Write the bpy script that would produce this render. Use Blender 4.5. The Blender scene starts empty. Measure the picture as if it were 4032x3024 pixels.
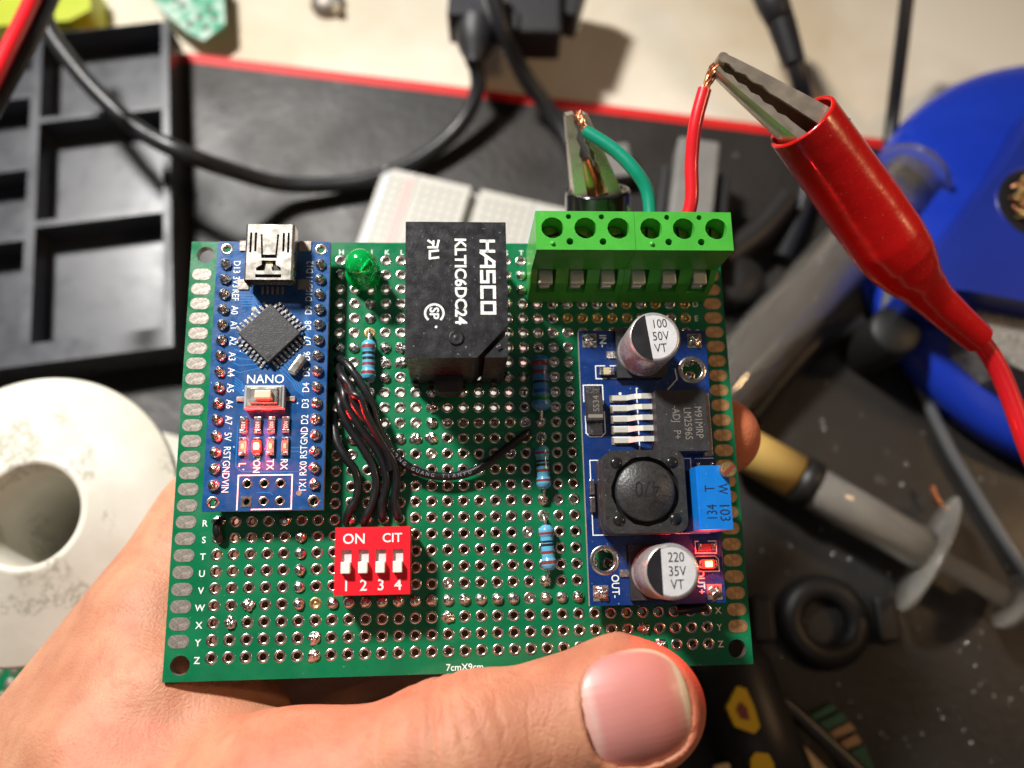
import bpy, math, random
import numpy as np
from mathutils import Matrix, Vector
from mathutils.geometry import delaunay_2d_cdt
random.seed(7); rng = np.random.default_rng(5)
SC = bpy.context.scene; COL = SC.collection
R = math.radians; mm = 0.001

# ------------------------------------------------------------------ camera
FPX = 3293.45                       # focal length in pixels of a 4032 px wide picture
TILT = R(18); DIST = 230.0          # camera above the bench, millimetres
cam = bpy.data.cameras.new('camera'); camo = bpy.data.objects.new('camera', cam); COL.objects.link(camo)
cam.sensor_width = 36; cam.lens = 36 * FPX / 4032; cam.clip_start = 0.005; cam.clip_end = 20
camo.location = (0, -DIST * math.sin(TILT) * mm, DIST * math.cos(TILT) * mm)
camo.rotation_euler = (TILT, 0, 0)
cam.dof.use_dof = True; cam.dof.focus_distance = 0.1290; cam.dof.aperture_fstop = 10.5; cam.dof.aperture_blades = 0
SC.camera = camo
CAMM = Matrix.Rotation(TILT, 4, 'X'); CAMM.translation = Vector((0, -DIST * math.sin(TILT), DIST * math.cos(TILT)))
BR_ = Matrix(((0.9973858998, -0.0225347413, 0.0686553152), (0.0065773922, 0.9744964700, 0.2243064151), (-0.0719590494, -0.2232684828, 0.9720972584)))
BT = Vector((-7.902325, -9.9891227, -135.3753554))
MB_C = BR_.to_4x4(); MB_C.translation = BT
MBW = CAMM @ MB_C                   # board frame (mm) -> world (mm)
MBWI = MBW.inverted()
CB = MBWI @ CAMM.translation
K = 4032 / 2212

def ray(px, py):
    return Vector(((px * K - 2016) / FPX, -(py * K - 1512) / FPX, -1.0))
def bp(px, py, z=0.0):              # picture direction met with the plane z of the board frame
    d = (MBWI.to_3x3() @ (CAMM.to_3x3() @ ray(px, py)))
    return CB + d * ((z - CB.z) / d.z)
def W(px, py, H=0.0):               # met with the height H above the bench
    d = CAMM.to_3x3() @ ray(px, py); o = CAMM.translation
    return o + d * ((H - o.z) / d.z)

# ------------------------------------------------------------------ light
wd = bpy.data.worlds.new('World'); SC.world = wd; wd.use_nodes = True
nt = wd.node_tree; nt.nodes.clear()
wo = nt.nodes.new('ShaderNodeOutputWorld'); wb = nt.nodes.new('ShaderNodeBackground')
tc = nt.nodes.new('ShaderNodeTexCoord'); sp = nt.nodes.new('ShaderNodeSeparateXYZ'); cr = nt.nodes.new('ShaderNodeValToRGB')
nt.links.new(tc.outputs['Generated'], sp.inputs[0]); nt.links.new(sp.outputs['Z'], cr.inputs[0])
cr.color_ramp.elements[0].position = 0.0; cr.color_ramp.elements[0].color = (0.30, 0.19, 0.13, 1)
cr.color_ramp.elements[1].position = 0.95; cr.color_ramp.elements[1].color = (0.42, 0.42, 0.46, 1)
nt.links.new(cr.outputs[0], wb.inputs[0]); wb.inputs[1].default_value = 0.155; nt.links.new(wb.outputs[0], wo.inputs[0])

def area(name, bloc, btarget, size, power, color, spread=180):
    l = bpy.data.lights.new(name, 'AREA'); l.shape = 'DISK'; l.size = size * mm; l.energy = power; l.color = color; l.spread = R(spread)
    o = bpy.data.objects.new(name, l); COL.objects.link(o)
    p = MBW @ Vector(bloc); q = MBW @ Vector(btarget)
    o.location = p * mm; o.rotation_euler = (q - p).to_track_quat('-Z', 'Y').to_euler(); return o
area('desk_lamp_light', (-245, 345, 335), (-60, 55, 0), 70, 0.90, (1.0, 0.97, 0.93), 66)
# warm room lamp, standing where it glances off the clear tube
_P = W(1735, 640, 22); _a = (W(1968, 388, 15) - W(1500, 905, 12)).normalized(); _v = (CAMM.translation - _P).normalized(); _p = (_v - _a * _v.dot(_a))
_n = _p.normalized(); _s = _a.cross(_n)
if _s.x < 0: _s = -_s
_l = -_a * _v.dot(_a) + (_n * math.cos(R(36)) + _s * math.sin(R(36))) * _p.length
_q = MBWI @ (_P + _l * 360)
area('room_lamp_light', tuple(_q), tuple(MBWI @ _P), 40, 0.26, (1.0, 0.62, 0.30))
area('fill_light', (-60, -240, 480), (0, 0, 0), 260, 0.10, (1.0, 0.86, 0.72))  # weak warm fill added above and behind the camera, no fixture of the room
SC.view_settings.view_transform = 'Standard'; SC.view_settings.look = 'None'
SC.view_settings.exposure = 0; SC.view_settings.gamma = 1; SC.view_settings.use_curve_mapping = False
SC.render.engine = 'CYCLES'
SC.cycles.use_denoising = True; SC.cycles.max_bounces = 10; SC.cycles.sample_clamp_indirect = 6

# ------------------------------------------------------------------ materials
def mat(name, col, rough=0.5, metal=0.0, var=0.0, vscale=0.2, bump=0.0, bscale=1.0, coat=0.0, spec=0.5, rvar=0.0,
        sss=0.0, sssr=(1, .35, .2), trans=0.0, ior=1.45, emit=None, estr=0.0, col2=None, alpha=1.0, mask=None):
    """colour mixed with col2 (or its darker self) by noise; scales are per millimetre"""
    m = bpy.data.materials.new(name); m.use_nodes = True; n = m.node_tree.nodes; L = m.node_tree.links
    b = n['Principled BSDF']; b.inputs['Base Color'].default_value = (*col, 1); b.inputs['Roughness'].default_value = rough
    b.inputs['Metallic'].default_value = metal; b.inputs['IOR'].default_value = ior
    b.inputs['Specular IOR Level'].default_value = spec
    b.inputs['Coat Weight'].default_value = coat; b.inputs['Coat Roughness'].default_value = 0.08
    b.inputs['Transmission Weight'].default_value = trans; b.inputs['Alpha'].default_value = alpha
    if sss:
        b.inputs['Subsurface Weight'].default_value = sss; b.inputs['Subsurface Radius'].default_value = sssr
        b.inputs['Subsurface Scale'].default_value = 1.6 * mm
    if emit:
        b.inputs['Emission Color'].default_value = (*emit, 1); b.inputs['Emission Strength'].default_value = estr
    t = n.new('ShaderNodeTexCoord')
    if var or col2:
        no = n.new('ShaderNodeTexNoise'); no.inputs['Scale'].default_value = vscale / mm; no.inputs['Detail'].default_value = 6
        L.new(t.outputs['Object'], no.inputs['Vector'])
        c = n.new('ShaderNodeValToRGB'); L.new(no.outputs[0], c.inputs[0])
        lo, hi = mask or (0.3, 0.72)
        c.color_ramp.elements[0].position = lo; c.color_ramp.elements[1].position = hi
        c2 = col2 or tuple(x * (1 - var) for x in col)
        c.color_ramp.elements[0].color = (*c2, 1); c.color_ramp.elements[1].color = (*col, 1)
        L.new(c.outputs[0], b.inputs['Base Color'])
    if rvar:
        no = n.new('ShaderNodeTexNoise'); no.inputs['Scale'].default_value = vscale * 2.3 / mm; no.inputs['Detail'].default_value = 5
        L.new(t.outputs['Object'], no.inputs['Vector'])
        mr = n.new('ShaderNodeMapRange'); L.new(no.outputs[0], mr.inputs[0])
        mr.inputs[1].default_value = 0.3; mr.inputs[2].default_value = 0.7
        mr.inputs[3].default_value = max(0.02, rough - rvar); mr.inputs[4].default_value = min(1, rough + rvar)
        L.new(mr.outputs[0], b.inputs['Roughness'])
    if bump:
        no = n.new('ShaderNodeTexNoise'); no.inputs['Scale'].default_value = bscale / mm; no.inputs['Detail'].default_value = 4
        L.new(t.outputs['Object'], no.inputs['Vector'])
        bu = n.new('ShaderNodeBump'); bu.inputs['Distance'].default_value = bump * mm; bu.inputs['Strength'].default_value = 1
        L.new(no.outputs[0], bu.inputs['Height']); L.new(bu.outputs[0], b.inputs['Normal'])
    return m
M = {}
def dm(k, *a, **kw): M[k] = mat(k, *a, **kw)
dm('green_mask', (0.003, 0.168, 0.063), 0.30, coat=0.4, var=0.30, vscale=0.12, rvar=0.14, bump=0.02, bscale=1.2)
dm('board_edge', (0.16, 0.42, 0.20), 0.6, var=0.3, vscale=1)
dm('white_ink', (0.80, 0.82, 0.78), 0.6)
dm('tin', (0.66, 0.60, 0.54), 0.27, metal=1, var=0.10, vscale=0.9, rvar=0.06, bump=0.02, bscale=1.6)
dm('tin_flat', (0.33, 0.29, 0.25), 0.5, metal=0.65, var=0.30, vscale=1.6, rvar=0.16, bump=0.08, bscale=1.2)
dm('solder', (0.74, 0.70, 0.66), 0.24, metal=1, var=0.2, vscale=1.4, rvar=0.12, bump=0.08, bscale=1.5)
dm('gold', (0.62, 0.45, 0.20), 0.36, metal=.85, var=0.3, vscale=1.2, rvar=0.12, bump=0.04, bscale=1.5)
dm('brass', (0.66, 0.46, 0.18), 0.33, metal=.85, var=0.25, vscale=0.9, rvar=0.12, bump=0.04, bscale=2)
dm('steel', (0.64, 0.60, 0.53), 0.27, metal=.95, var=0.06, vscale=0.3, rvar=0.06, bump=0.008, bscale=0.5)
dm('leg_tin', (0.78, 0.76, 0.68), 0.42, metal=.5, var=.06, vscale=.5)
dm('jaw_metal', (0.66, 0.57, 0.45), 0.33, metal=.8, var=0.2, vscale=0.2, rvar=0.12, bump=0.05, bscale=0.35)
dm('lead_wire', (0.74, 0.70, 0.64), 0.25, metal=1, rvar=0.1)
dm('copper', (0.85, 0.38, 0.20), 0.28, metal=1, var=0.3, vscale=2)
dm('nano_blue', (0.006, 0.072, 0.25), 0.34, coat=0.4, var=0.35, vscale=0.25, rvar=0.12, bump=0.02, bscale=2)
dm('trace_blue', (0.004, 0.135, 0.40), 0.38, coat=0.3)
dm('buck_blue', (0.006, 0.034, 0.175), 0.33, coat=0.4, var=0.35, vscale=0.25, rvar=0.14, bump=0.03, bscale=2)
dm('fr4_edge', (0.36, 0.36, 0.27), 0.8, var=0.4, vscale=2, bump=0.1, bscale=3)
dm('chip_black', (0.032, 0.032, 0.035), 0.55, var=0.45, vscale=0.8, bump=0.05, bscale=4, rvar=0.1)
dm('relay_black', (0.014, 0.014, 0.016), 0.36, vscale=0.35, bump=0.03, bscale=3, rvar=0.12, col2=(0.021, 0.021, 0.023))
dm('deep_black', (0.008, 0.008, 0.008), 0.5)
dm('ferrite', (0.038, 0.037, 0.037), 0.42, var=0.5, vscale=1, bump=0.07, bscale=2.5, rvar=0.1)
dm('resin', (0.012, 0.012, 0.012), 0.22, bump=0.05, bscale=0.8)
dm('term_green', (0.066, 0.43, 0.045), 0.36, coat=0.2, var=0.18, vscale=0.3, bump=0.03, bscale=2)
dm('dip_red', (0.72, 0.006, 0.018), 0.42, var=0.12, vscale=0.5, bump=0.03, bscale=3)
dm('lever_white', (0.78, 0.76, 0.68), 0.4, sss=0.2, sssr=(1, .9, .7))
dm('slot_grey', (0.35, 0.36, 0.37), 0.5, var=0.3, vscale=1)
dm('led_green', (0.0, 0.52, 0.10), 0.12, trans=0.55, ior=1.5, sss=0.0, coat=0.8, bump=0.02, bscale=0.8)

dm('res_blue', (0.10, 0.40, 0.62), 0.34, coat=0.5, var=0.15, vscale=1, bump=0.04, bscale=1.2)
dm('res_blue_dark', (0.04, 0.22, 0.47), 0.34, coat=0.5, var=0.15, vscale=1, bump=0.04, bscale=1.2)
dm('band_brown', (0.22, 0.035, 0.028), 0.4, coat=0.4)
dm('band_black', (0.012, 0.012, 0.014), 0.4, coat=0.4)
dm('band_green', (0.01, 0.16, 0.05), 0.4, coat=0.4)
dm('band_blue', (0.008, 0.05, 0.30), 0.4, coat=0.4)
dm('wire_black', (0.008, 0.008, 0.009), 0.36, coat=0.12, bump=0.05, bscale=0.9, rvar=0.08)
dm('slot_pale', (0.62, 0.62, 0.62), 0.5, var=0.2, vscale=1)
dm('print_grey', (0.22, 0.23, 0.25), 0.5)
dm('can_white', (0.74, 0.74, 0.76), 0.38, metal=0.2, var=0.12, vscale=0.5, rvar=0.12, bump=0.04, bscale=1.5)
dm('can_side', (0.56, 0.55, 0.54), 0.33, metal=0.55, var=0.25, vscale=0.8, rvar=0.1)
dm('ink_black', (0.014, 0.013, 0.016), 0.45, rvar=0.1)
dm('mark_grey', (0.20, 0.18, 0.15), 0.6)
dm('trim_blue', (0.006, 0.19, 0.66), 0.33, coat=0.2, var=0.12, vscale=0.6, bump=0.03, bscale=2)
dm('smd_cream', (0.50, 0.43, 0.25), 0.45)
dm('smd_lens', (0.26, 0.17, 0.14), 0.25, coat=0.5)
dm('button_cap', (0.72, 0.52, 0.38), 0.45)
dm('pad_dark', (0.05, 0.035, 0.03), 0.6)
dm('red_glow', (0.5, 0.01, 0.01), 0.3, emit=(1.0, 0.012, 0.008), estr=4.5)
dm('hot_glow', (0.9, 0.4, 0.1), 0.3, emit=(1.0, 0.40, 0.05), estr=7)
dm('red_glow_b', (0.5, 0.01, 0.01), 0.3, emit=(1.0, 0.02, 0.015), estr=4)
dm('wire_red', (0.68, 0.012, 0.020), 0.33, coat=0.3, bump=0.03, bscale=1)
dm('wire_green', (0.004, 0.22, 0.135), 0.3, coat=0.3, bump=0.03, bscale=1)
dm('boot_red', (0.58, 0.006, 0.005), 0.25, coat=0.35, var=0.15, vscale=0.1, bump=0.09, bscale=0.35, rvar=0.06)
dm('boot_black', (0.012, 0.011, 0.011), 0.16, coat=0.5, bump=0.05, bscale=0.3)
dm('mat_black', (0.0115, 0.011, 0.0105), 0.5, col2=(0.024, 0.019, 0.0145), vscale=0.02, bump=0.15, bscale=0.35, rvar=0.12)
dm('mat_red', (0.66, 0.012, 0.010), 0.5)
dm('bench', (0.80, 0.74, 0.61), 0.5, col2=(0.60, 0.50, 0.35), vscale=0.013, mask=(0.34, 0.56), bump=0.05, bscale=0.5, rvar=0.1)
dm('tray_black', (0.050, 0.053, 0.063), 0.34, var=0.2, vscale=0.06, bump=0.02, bscale=1.5, rvar=0.08)
dm('cable_black', (0.018, 0.018, 0.020), 0.36, bump=0.05, bscale=0.5)
dm('cable_grey', (0.10, 0.105, 0.11), 0.32, coat=0.2)
dm('plug_black', (0.022, 0.021, 0.024), 0.48, bump=0.04, bscale=0.6)
dm('lime', (0.52, 0.60, 0.01), 0.45, var=0.15, vscale=0.1)
dm('pcb_mint', (0.02, 0.32, 0.17), 0.4, col2=(0.45, 0.60, 0.50), vscale=0.22, mask=(0.42, 0.58), coat=0.3)
dm('bread', (0.50, 0.49, 0.44), 0.5, var=0.06, vscale=0.2)
dm('bread_red', (0.62, 0.36, 0.33), 0.5)
dm('bread_blue', (0.46, 0.53, 0.60), 0.5)
dm('bread_hole', (0.20, 0.19, 0.16), 0.8)
dm('station_blue', (0.010, 0.045, 0.50), 0.30, coat=0.25, var=0.2, vscale=0.03, rvar=0.1)
dm('station_dark', (0.010, 0.030, 0.30), 0.38, coat=0.2, var=0.25, vscale=0.05)
dm('sponge', (0.42, 0.40, 0.36), 0.95, var=0.6, vscale=1.1, bump=0.9, bscale=1.0)
dm('clear', (0.95, 0.90, 0.82), 0.04, trans=0.93, ior=1.22, coat=1.0)
dm('milky', (0.86, 0.83, 0.76), 0.16, trans=0.80, ior=1.20, coat=.7)
dm('syr_tan', (0.55, 0.36, 0.10), 0.5, var=0.2, vscale=0.1)
dm('grey_plastic', (0.22, 0.215, 0.20), 0.5, var=0.2, vscale=0.2)
dm('spool_white', (0.66, 0.64, 0.57), 0.36, col2=(0.50, 0.47, 0.38), vscale=0.06, rvar=0.12, bump=0.04, bscale=0.6, sss=0.1, sssr=(1, .9, .7))
dm('yellow', (0.72, 0.46, 0.006), 0.45)
dm('beige', (0.62, 0.47, 0.27), 0.55, var=0.15, vscale=0.2)
dm('strip_green', (0.03, 0.12, 0.07), 0.5)
dm('strip_tan', (0.42, 0.26, 0.13), 0.5)
dm('handle_black', (0.012, 0.011, 0.010), 0.45)
dm('spark', (0.78, 0.75, 0.72), 0.2, metal=1)

def spool_tex(m):       # rubbed off sticker glue: rough greyish crusts with an outline of their own
    n = m.node_tree.nodes; L = m.node_tree.links; b = n['Principled BSDF']
    t = n.new('ShaderNodeTexCoord'); a = n.new('ShaderNodeTexNoise'); a.inputs['Scale'].default_value = 75; a.inputs['Detail'].default_value = 3
    c = n.new('ShaderNodeTexNoise'); c.inputs['Scale'].default_value = 900; c.inputs['Detail'].default_value = 5
    L.new(t.outputs['Object'], a.inputs['Vector']); L.new(t.outputs['Object'], c.inputs['Vector'])
    r1 = n.new('ShaderNodeMapRange'); L.new(a.outputs[0], r1.inputs[0]); r1.inputs[1].default_value = 0.56; r1.inputs[2].default_value = 0.60
    r2 = n.new('ShaderNodeMapRange'); L.new(c.outputs[0], r2.inputs[0]); r2.inputs[1].default_value = 0.42; r2.inputs[2].default_value = 0.55
    mu = n.new('ShaderNodeMath'); mu.operation = 'MULTIPLY'; L.new(r1.outputs[0], mu.inputs[0]); L.new(r2.outputs[0], mu.inputs[1])
    mx = n.new('ShaderNodeMix'); mx.data_type = 'RGBA'; old = b.inputs['Base Color'].links[0].from_socket
    L.new(mu.outputs[0], mx.inputs['Factor']); L.new(old, mx.inputs['A']); mx.inputs['B'].default_value = (0.40, 0.38, 0.31, 1)
    L.new(mx.outputs['Result'], b.inputs['Base Color'])
spool_tex(M['spool_white'])
def dust(m, s=2.2, lo=.70, c_=(0.30, 0.33, 0.32)):    # fine specks of dust and flux lying on a surface
    n = m.node_tree.nodes; L = m.node_tree.links; b = n['Principled BSDF']
    t = n.new('ShaderNodeTexCoord'); a = n.new('ShaderNodeTexNoise'); a.inputs['Scale'].default_value = s / mm; a.inputs['Detail'].default_value = 2; a.inputs['Roughness'].default_value = .8
    L.new(t.outputs['Object'], a.inputs['Vector']); r1 = n.new('ShaderNodeMapRange'); L.new(a.outputs[0], r1.inputs[0]); r1.inputs[1].default_value = lo; r1.inputs[2].default_value = lo + .05
    mx = n.new('ShaderNodeMix'); mx.data_type = 'RGBA'; old = b.inputs['Base Color'].links[0].from_socket
    L.new(r1.outputs[0], mx.inputs['Factor']); L.new(old, mx.inputs['A']); mx.inputs['B'].default_value = (*c_, 1); L.new(mx.outputs['Result'], b.inputs['Base Color'])
for k_ in ('green_mask', 'term_green', 'boot_red', 'nano_blue', 'buck_blue', 'relay_black', 'chip_black', 'ferrite', 'trim_blue'): dust(M[k_])

# ------------------------------------------------------------------ mesh helpers (everything in millimetres)
class MB:
    def __init__(s): s.v = []; s.f = []; s.m = []; s.sm = []; s.mats = []
    def mi(s, k):
        if k not in s.mats: s.mats.append(k)
        return s.mats.index(k)
    def add(s, vs, fs, k, smooth=False, T=None):
        o = len(s.v); i = s.mi(k)
        for p in vs:
            p = Vector(p)
            s.v.append(tuple(T @ p) if T else tuple(p))
        for f in fs: s.f.append(tuple(o + a for a in f)); s.m.append(i); s.sm.append(smooth)
        return s
    def box(s, c, d, k, rz=0.0, T=None):
        x, y, z = d[0] / 2, d[1] / 2, d[2] / 2; ca, sa = math.cos(rz), math.sin(rz)
        vs = [(c[0] + a * x * ca - b * y * sa, c[1] + a * x * sa + b * y * ca, c[2] + g * z) for g in (-1, 1) for a, b in ((-1, -1), (1, -1), (1, 1), (-1, 1))]
        return s.add(vs, [(3, 2, 1, 0), (4, 5, 6, 7), (0, 1, 5, 4), (1, 2, 6, 5), (2, 3, 7, 6), (3, 0, 4, 7)], k, T=T)
    def prism(s, poly, z0, z1, k, kside=None, T=None):
        n = len(poly); vs = [(*p, z0) for p in poly] + [(*p, z1) for p in poly]
        a = sum(poly[i][0] * poly[(i + 1) % n][1] - poly[(i + 1) % n][0] * poly[i][1] for i in range(n))
        up = list(range(n, 2 * n)); dn = list(range(n))[::-1]; sd = [(i, (i + 1) % n, n + (i + 1) % n, n + i) for i in range(n)]
        if a < 0: up.reverse(); dn.reverse(); sd = [tuple(reversed(q)) for q in sd]
        s.add(vs, [tuple(up), tuple(dn)], k, T=T); return s.add(vs, sd, kside or k, T=T)
    def holed(s, outline, holes, z0, z1, k, kside=None, kwall=None, bottom=True, n=12, T=None):
        pts = [Vector(p) for p in outline]; edges = [(i, (i + 1) % len(outline)) for i in range(len(outline))]
        for h in holes:
            nn = h[3] if len(h) > 3 else n; o = len(pts)
            pts += [Vector((h[0] + h[2] * math.cos(2 * math.pi * i / nn), h[1] + h[2] * math.sin(2 * math.pi * i / nn))) for i in range(nn)]
            edges += [(o + i, o + (i + 1) % nn) for i in range(nn)]
        V2, E2, F2, _, _, _ = delaunay_2d_cdt(pts, edges, [], 1, 1e-6, False)
        hc = np.array([[h[0], h[1], h[2]] for h in holes]) if holes else np.zeros((0, 3)); fs = []
        for f in F2:
            c = sum((V2[i] for i in f), Vector((0, 0))) / len(f)
            if len(hc) and np.any((hc[:, 0] - c.x) ** 2 + (hc[:, 1] - c.y) ** 2 < (hc[:, 2] * 0.97) ** 2): continue
            a = sum(V2[f[i]].x * V2[f[(i + 1) % len(f)]].y - V2[f[(i + 1) % len(f)]].x * V2[f[i]].y for i in range(len(f)))
            fs.append(tuple(f) if a > 0 else tuple(reversed(f)))
        s.add([(p.x, p.y, z1) for p in V2], fs, k, T=T)
        if bottom: s.add([(p.x, p.y, z0) for p in V2], [tuple(reversed(f)) for f in fs], k, T=T)
        m = len(outline); s.add([(*p, z0) for p in outline] + [(*p, z1) for p in outline], [(i, (i + 1) % m, m + (i + 1) % m, m + i) for i in range(m)], kside or k, T=T)
        for h in holes:
            nn = h[3] if len(h) > 3 else n
            c = [(h[0] + h[2] * math.cos(2 * math.pi * i / nn), h[1] + h[2] * math.sin(2 * math.pi * i / nn)) for i in range(nn)]
            s.add([(*p, z0) for p in c] + [(*p, z1) for p in c], [((i + 1) % nn, i, nn + i, nn + (i + 1) % nn) for i in range(nn)], kwall or k, True, T=T)
        return s
    def lathe(s, prof, k, c=(0, 0, 0), n=20, T=None, smooth=True, ks=None, sx=1.0, sy=1.0):
        vs = []; 
        for r, z in prof: vs += [(c[0] + sx * r * math.cos(2 * math.pi * i / n), c[1] + sy * r * math.sin(2 * math.pi * i / n), c[2] + z) for i in range(n)]
        for j in range(len(prof) - 1):
            fs = [(j * n + i, j * n + (i + 1) % n, (j + 1) * n + (i + 1) % n, (j + 1) * n + i) for i in range(n)]
            if j == 0: o = len(s.v); s.add(vs, fs, (ks[j] if ks else k), smooth, T=T)
            else:
                mi = s.mi(ks[j] if ks else k)
                for f in fs: s.f.append(tuple(o + a for a in f)); s.m.append(mi); s.sm.append(smooth)
        return s
    def disc(s, c, r, k, n=20, T=None, flip=False):
        vs = [(c[0] + r * math.cos(2 * math.pi * i / n), c[1] + r * math.sin(2 * math.pi * i / n), c[2]) for i in range(n)]
        f = tuple(range(n)); return s.add(vs, [f[::-1] if flip else f], k, T=T)
    def cyl(s, c, r, z0, z1, k, n=20, T=None, r1=None, cap=True, kcap=None):
        r1 = r if r1 is None else r1
        s.lathe([(r, z0), (r1, z1)], k, (c[0], c[1], 0), n, T)
        if cap: s.disc((c[0], c[1], z1), r1, kcap or k, n, T); s.disc((c[0], c[1], z0), r, kcap or k, n, T, True)
        return s
    def tube(s, pts, rad, k, n=12, cap=True, smooth_path=6, T=None, flat=1.0, ks=None):
        P = [Vector(p) for p in pts]; rr = rad if isinstance(rad, (list, tuple)) else [rad] * len(P)
        if smooth_path and len(P) > 2:
            Q, q2, kk = [], [], []
            for i in range(len(P) - 1):
                p0 = P[max(i - 1, 0)]; p1 = P[i]; p2 = P[i + 1]; p3 = P[min(i + 2, len(P) - 1)]
                for j in range(smooth_path):
                    t = j / smooth_path
                    Q.append(0.5 * ((2 * p1) + (p2 - p0) * t + (2 * p0 - 5 * p1 + 4 * p2 - p3) * t * t + (3 * p1 - p0 - 3 * p2 + p3) * t ** 3))
                    q2.append(rr[i] + (rr[i + 1] - rr[i]) * t)
            Q.append(P[-1]); q2.append(rr[-1]); P, rr = Q, q2
        up = None; vs = []
        for i, p in enumerate(P):
            t = (P[min(i + 1, len(P) - 1)] - P[max(i - 1, 0)]).normalized()
            if up is None:
                up = Vector((0, 0, 1)) if abs(t.z) < 0.9 else Vector((0, 1, 0))
            up = (up - t * up.dot(t)).normalized(); sd = t.cross(up)
            for j in range(n):
                a = 2 * math.pi * j / n; vs.append(p + (sd * math.cos(a) + up * math.sin(a) * flat) * rr[i])
        fs = [(i * n + (j + 1) % n, i * n + j, (i + 1) * n + j, (i + 1) * n + (j + 1) % n) for i in range(len(P) - 1) for j in range(n)]
        s.add(vs, fs, k, True, T=T)
        if cap: s.add(vs[:n], [tuple(range(n))], k, T=T); s.add(vs[-n:], [tuple(reversed(range(n)))], k, T=T)
        return s
    def stroke(s, pts, w, z, k, h=0.03, T=None, join=True):
        for a, b in zip(pts[:-1], pts[1:]):
            a = Vector(a); b = Vector(b); d = (b - a); L = d.length
            if L < 1e-6: continue
            d /= L; nrm = Vector((-d.y, d.x)) * w / 2; e = d * (w / 2 if join else 0)
            q = [a - e + nrm, a - e - nrm, b + e - nrm, b + e + nrm]
            s.add([(p.x, p.y, z) for p in q], [(0, 1, 2, 3)], k, T=T); z += 0.0006
        return s
    def text(s, t, x, y, z, h, k, ang=0.0, bold=0.0, align='CENTER', T=None, sx=1.0, space=1.0):
        vs, fs = glyphs(t, bold, align, space); ca, sa = math.cos(R(ang)), math.sin(R(ang)); q = h / CAP
        out = []
        for a, b in vs:
            a *= q * sx; b = (b - CAP / 2) * q
            out.append((x + a * ca - b * sa, y + a * sa + b * ca, z))
        return s.add(out, fs, k, T=T)
    def build(s, name, parent=None, origin=None, bevel=0, seg=2):
        me = bpy.data.meshes.new(name); o = Vector(origin) if origin is not None else Vector((0, 0, 0))
        V = (np.array(s.v) - np.array(o)) * mm
        me.from_pydata(V.tolist(), [], s.f)
        for k in s.mats: me.materials.append(M[k])
        me.polygons.foreach_set('material_index', s.m); me.polygons.foreach_set('use_smooth', s.sm); me.update()
        ob = bpy.data.objects.new(name, me); COL.objects.link(ob); ob.location = o * mm
        if parent: ob.parent = parent
        if bevel:
            b = ob.modifiers.new('bevel', 'BEVEL'); b.width = bevel * mm; b.segments = seg; b.limit_method = 'ANGLE'; b.angle_limit = R(40)
            b.harden_normals = False
        return ob
_gl = {}
def glyphs(t, bold, align, space):
    key = (t, bold, align, space)
    if key not in _gl:
        c = bpy.data.curves.new('t', 'FONT'); c.body = t; c.size = 1; c.align_x = align; c.offset = bold; c.resolution_u = 3; c.space_character = space
        o = bpy.data.objects.new('t', c); COL.objects.link(o); bpy.context.view_layer.update()
        me = bpy.data.meshes.new_from_object(o.evaluated_get(bpy.context.evaluated_depsgraph_get()))
        _gl[key] = ([(v.co.x, v.co.y) for v in me.vertices], [tuple(p.vertices) if p.normal.z > 0 else tuple(reversed(p.vertices)) for p in me.polygons])
        bpy.data.objects.remove(o); bpy.data.curves.remove(c); bpy.data.meshes.remove(me)
    return _gl[key]
CAP = 1.0
CAP = max(b for a, b in glyphs('H', 0, 'LEFT', 1.0)[0])

def tag(o, label, cat=None, group=None, kind=None):
    if label: o['label'] = label
    if cat: o['category'] = cat
    if group: o['group'] = group
    if kind: o['kind'] = kind
    return o
def empty(name, loc_mm, label, cat, group=None):
    e = bpy.data.objects.new(name, None); COL.objects.link(e); e.location = Vector(loc_mm) * mm; e.empty_display_size = 0.005
    return tag(e, label, cat, group)
def board_empty(name, label, cat):       # a thing whose parts are written in the board's frame
    e = bpy.data.objects.new(name, None); COL.objects.link(e); m = MBW.copy(); m.translation = m.translation * mm
    e.matrix_world = m; e.empty_display_size = 0.005; return tag(e, label, cat)
def to_board(ob):
    m = MBW.copy(); m.translation = m.translation * mm; loc = ob.location.copy(); ob.matrix_world = m @ Matrix.Translation(loc); return ob
def inst(src, loc, parent, rz=0.0, name=None):
    c = src.copy(); COL.objects.link(c); c.parent = parent; c.location = Vector(loc) * mm; c.rotation_euler = (0, 0, rz)
    return c
P = 2.54
def gx(c): return (c - 15) * P
def gy(r): return (12.5 - r) * P

# ================================================================== THE SETTING
b = MB(); b.box((0, 0, -6), (900, 900, 12), 'bench'); tag(b.build('tabletop', origin=(0, 0, 0)), 'cream worn tabletop with brown stains beyond the red edged mat', 'tabletop', kind='structure')
A = W(380, 112, 3); Bq = W(1900, 300, 3); du = (Bq - A).normalized(); dv = Vector((du.y, -du.x, 0))     # along the far edge, towards the viewer
def matp(u, v, z): q = A + du * u + dv * v; return (q.x, q.y, z)
b = MB(); e = empty('work_mat', matp(150, 120, 0), 'black rubber work mat with a red edge strip, lying on the cream tabletop', 'work mat')
def slab(mb, u0, u1, v0, v1, z0, z1, k):
    q = [matp(u0, v0, 0), matp(u1, v0, 0), matp(u1, v1, 0), matp(u0, v1, 0)]; mb.prism([(p[0], p[1]) for p in q], z0, z1, k)
def wchild(mb, name, root, bevel=0, seg=2):
    ob = mb.build(name, root, origin=root.location / mm, bevel=bevel, seg=seg); ob.location = (0, 0, 0); return ob
slab(b, -40, 330, 3.2, 330, 0.0, 3, 'mat_black'); wchild(b, 'mat_sheet', e)
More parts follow.
